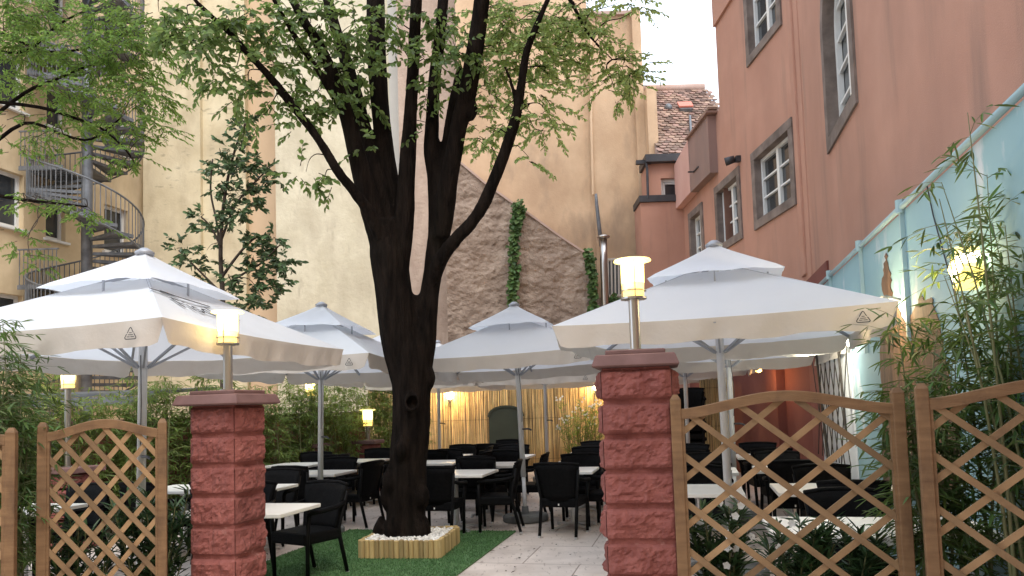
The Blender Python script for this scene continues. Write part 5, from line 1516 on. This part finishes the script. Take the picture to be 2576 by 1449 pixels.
def shrub(name, label, x, y, zbase, stems, h, rad, ll, lw, flowers=0, mat_='leaf_oleander', grp=None, cat='shrub', nl=46):
    t = thing(name, label, cat, (x, y, 0), 0, grp)
    lf, st, fl_, ce = MB(), MB(), MB(), MB()
    tips = []
    for _ in range(stems):
        a = R(0, 2 * pi); r = sqrt(R(0, 1)); hh = h * R(.6, 1.1)
        top = Vector((rad[0] * r * cos(a), rad[1] * r * sin(a), zbase + hh))
        b = Vector((top.x * .35, top.y * .35, zbase))
        mid_ = b.lerp(top, .5) + Vector((R(-.03, .03), R(-.03, .03), .02))
        pts = [b, mid_, top]
        st.tube(pts, [.006, .005, .003], 5)
        tips.append(top)
        for i in range(nl):
            tt = R(.03, 1) ** .8
            p = (b.lerp(mid_, tt * 2) if tt < .5 else mid_.lerp(top, tt * 2 - 1))
            az = R(0, 2 * pi)
            d = Vector((cos(az), sin(az), R(.15, 1.3)))
            lf.leaf(p, d, Vector((-cos(az) * .6, -sin(az) * .6, 1)), ll * R(.6, 1.1), lw * R(.8, 1.1), .18)
    for k in range(flowers):
        tp = random.choice(tips); c = tp + Vector((R(-.07, .07), -R(.0, .1), R(-.07, .05)))
        n = Vector((R(-.6, .6), -1, R(-.1, .7))).normalized(); e1 = n.cross(Vector((0, 0, 1))).normalized(); e2 = n.cross(e1)
        for q in range(5):
            a = 2 * pi * q / 5 + k
            d = e1 * cos(a) + e2 * sin(a)
            fl_.leaf(c, d + n * .25, n, R(.022, .028), .024, .1)
    st.build('stems', 'culm', t); lf.build('foliage', mat_, t)
    if flowers: fl_.build('blossoms', 'petal', t)
    return t
def trough(label, x, y, rz, lx, ly, h):
    t = thing('planter_trough', label, 'planter', (x, y, 0), radians(rz), 'planters behind the trellis')
    w = MB(); w.bbox((0, 0, h / 2), (lx, ly, h), .015); w.bbox((0, 0, h - .03), (lx + .04, ly + .04, .06), .01); w.build('trough', 'terracotta', t)
    w = MB(); w.box((0, 0, h + .004), (lx - .06, ly - .06, .01)); w.build('soil', 'soil', t)
    return t
trough('terracotta trough behind the right trellis panel', 1.50, 4.33, -12, 1.0, .24, .42)
trough('terracotta trough behind the small arched trellis', -2.45, 5.35, 10, .85, .26, .40)
shrub('oleander', 'white flowering oleander in the trough behind the right trellis', 1.18, 4.36, .36, 14, .56, (.19, .10), .14, .021, 18, grp='oleanders')
shrub('oleander', 'dark oleander without blossom behind the middle of the right trellis', 1.60, 4.31, .36, 14, .48, (.22, .10), .14, .021, 2, grp='oleanders')
shrub('oleander', 'dark oleander beside the right post of the right trellis', 1.93, 4.28, .36, 9, .44, (.13, .09), .13, .020, 1, grp='oleanders')
shrub('oleander', 'leafy oleander behind the middle of the small arched trellis', -2.58, 5.35, .30, 26, .70, (.34, .16), .14, .021, 0, grp='oleanders')
shrub('oleander', 'low dark oleander beside the left post of the small arched trellis', -2.95, 5.12, .0, 22, .85, (.26, .16), .14, .021, 0, grp='oleanders')
shrub('oleander', 'leafy oleander between the arched trellis and the cornerwise pillar', -2.14, 5.42, .30, 16, .68, (.18, .14), .14, .021, 2, grp='oleanders')
shrub('flowering_bush', 'loose bush with pale blossoms before the reed fence', P(1455, 1100, 17.5).x, 17.5, .1, 30, 1.55, (.75, .4), .16, .03, 90, mat_='leaf_hedge', nl=30)
bu = bpy.data.objects['flowering_bush']

# ------------------------------------------------------------------ ivy on the stone gable
def ivy(label, segs, n, wpx, Y):
    t = thing('ivy', label, 'ivy', (P(segs[0][0], segs[0][1], Y).x, Y, 0), 0, 'ivy on the gable wall')
    lf, st = MB(), MB()
    pts = [P(x, y, Y) for x, y, _ in segs]
    st.tube([p + Vector((0, -.03, 0)) for p in pts], .02, 5)
    for _ in range(n):
        i = random.randint(0, len(segs) - 2); f_ = R(0, 1)
        wd = (segs[i][2] * (1 - f_) + segs[i + 1][2] * f_) * Y / F
        wd *= 0.75 + .45 * noise.noise(Vector((i + f_, 3, 1)) * 3)
        p = pts[i].lerp(pts[i + 1], f_) + Vector((R(-1, 1) * wd, -R(.05, .26) * (1.0), R(-.1, .1)))
        lf.leaf(p, Vector((R(-.7, .7), -.5, R(-1, .1))), Vector((R(-.4, .4), -1, R(.1, .8))), R(.09, .17), R(.08, .14), .15)
    st.build('stems', 'twig', t, world=True); lf.build('foliage', 'ivy', t, world=True)
ivy('ivy column climbing the middle of the stone gable', [(1306, 515, 14), (1304, 540, 19), (1296, 570, 13), (1292, 620, 14), (1294, 680, 13), (1290, 730, 11), (1288, 790, 9)], 700, 20, 19.85)
ivy('ivy hanging at the right edge of the stone gable', [(1474, 634, 9), (1484, 660, 11), (1490, 700, 9), (1488, 745, 11), (1492, 790, 11), (1494, 840, 10)], 400, 12, 19.85)
ivy('small ivy tuft beside the louvred hatch', [(1540, 748, 6), (1545, 765, 14), (1544, 790, 14)], 160, 12, 19.9)

# ------------------------------------------------------------------ fallen leaves on the paving
lt = MB()
for _ in range(520):
    p = Vector((R(-4, 4.5), R(5.2, 17), .006))
    lt.leaf(p + Vector((0, 0, R(.002, .012))), Vector((R(-1, 1), R(-1, 1), R(-.05, .15))), Vector((R(-.2, .2), R(-.2, .2), 1)), R(.03, .06), R(.015, .03), .15)
tag(lt.build('fallen_leaves', 'twig'), 'dry fallen leaves scattered over the pale paving', 'leaves', kind='stuff')

# ------------------------------------------------------------------ unseen house added behind the camera to keep the front yard in shade
sh = thing('shade_house', 'plain house on the street side of the courtyard', 'house', (0, -7, 0))
w = wall_mb(18, 0, 10.5, [(-16 + 4 * k, -14.6 + 4 * k, z, z + 1.8) for k in range(8) for z in (3.8, 7.2)], 1, .2, .5, s0=-18); w.build('wall', 'yellow', sh)
w = MB(); w.prism([(-18, .3, 10.5), (-18, -4, 13), (-18, -8, 10.5)], (36, 0, 0)); w.build('roof', 'ridge', sh)

# ------------------------------------------------------------------ world, sun, camera
W = bpy.data.worlds.new('World'); SC.world = W; W.use_nodes = True
nt = W.node_tree
sky = nt.nodes.new('ShaderNodeTexSky'); sky.sky_type = 'NISHITA'; sky.sun_disc = False
SEL, SAZ = radians(52), radians(158)          # sun elevation, compass direction (0 = +Y, clockwise)
sky.sun_elevation = SEL; sky.sun_rotation = SAZ
sky.air_density = 1.0; sky.dust_density = 4.0; sky.ozone_density = 1.0
bg = nt.nodes['Background']; bg.inputs['Strength'].default_value = 0.12
# a bright veil of evening cloud with thinner bluish patches over the clear sky
wt = nt.nodes.new('ShaderNodeTexCoord'); wn_ = nt.nodes.new('ShaderNodeTexNoise')
wn_.inputs['Scale'].default_value = 2.2; wn_.inputs['Detail'].default_value = 6
nt.links.new(wt.outputs['Generated'], wn_.inputs['Vector'])
wr = nt.nodes.new('ShaderNodeMapRange'); wr.inputs['From Min'].default_value = 0.35; wr.inputs['From Max'].default_value = 0.6
wr.inputs['To Min'].default_value = 0.62; wr.inputs['To Max'].default_value = 0.97
nt.links.new(wn_.outputs['Fac'], wr.inputs['Value'])
wx = nt.nodes.new('ShaderNodeMix'); wx.data_type = 'RGBA'
nt.links.new(wr.outputs['Result'], wx.inputs['Factor']); nt.links.new(sky.outputs[0], wx.inputs[6])
wx.inputs[7].default_value = (7.3, 8.1, 9.2, 1)
nt.links.new(wx.outputs[2], bg.inputs['Color'])
sd = bpy.data.lights.new('sun', 'SUN'); sd.energy = 1.1; sd.angle = radians(30); sd.color = (1.0, 0.95, 0.88)
so = bpy.data.objects.new('sun', sd); COL.objects.link(so)
dirv = Vector((sin(SAZ) * cos(SEL), cos(SAZ) * cos(SEL), sin(SEL)))
so.rotation_euler = dirv.to_track_quat('Z', 'Y').to_euler()
so.location = (0, 0, 30)

cam = bpy.data.cameras.new('camera'); co = bpy.data.objects.new('camera', cam); COL.objects.link(co)
cam.sensor_fit = 'HORIZONTAL'; cam.sensor_width = 36.0
cam.lens = 36.0 * F / 2576.0
cam.shift_y = (CY - 1449 / 2) / 2576.0
cam.clip_start = 0.05; cam.clip_end = 500
co.matrix_world = Matrix.Translation((0, 0, EYE)) @ Matrix.Rotation(pi / 2 + PIT, 4, 'X') @ Matrix.Rotation(ROL, 4, 'Z')
SC.camera = co
SC.view_settings.view_transform = 'Standard'; SC.view_settings.look = 'None'
SC.view_settings.exposure = 1.12; SC.view_settings.gamma = 1.0
SC.cycles.max_bounces = 7; SC.cycles.diffuse_bounces = 3; SC.cycles.transparent_max_bounces = 4
SC.cycles.transmission_bounces = 4
SC.cycles.use_denoising = True
SC.cycles.sample_clamp_indirect = 6
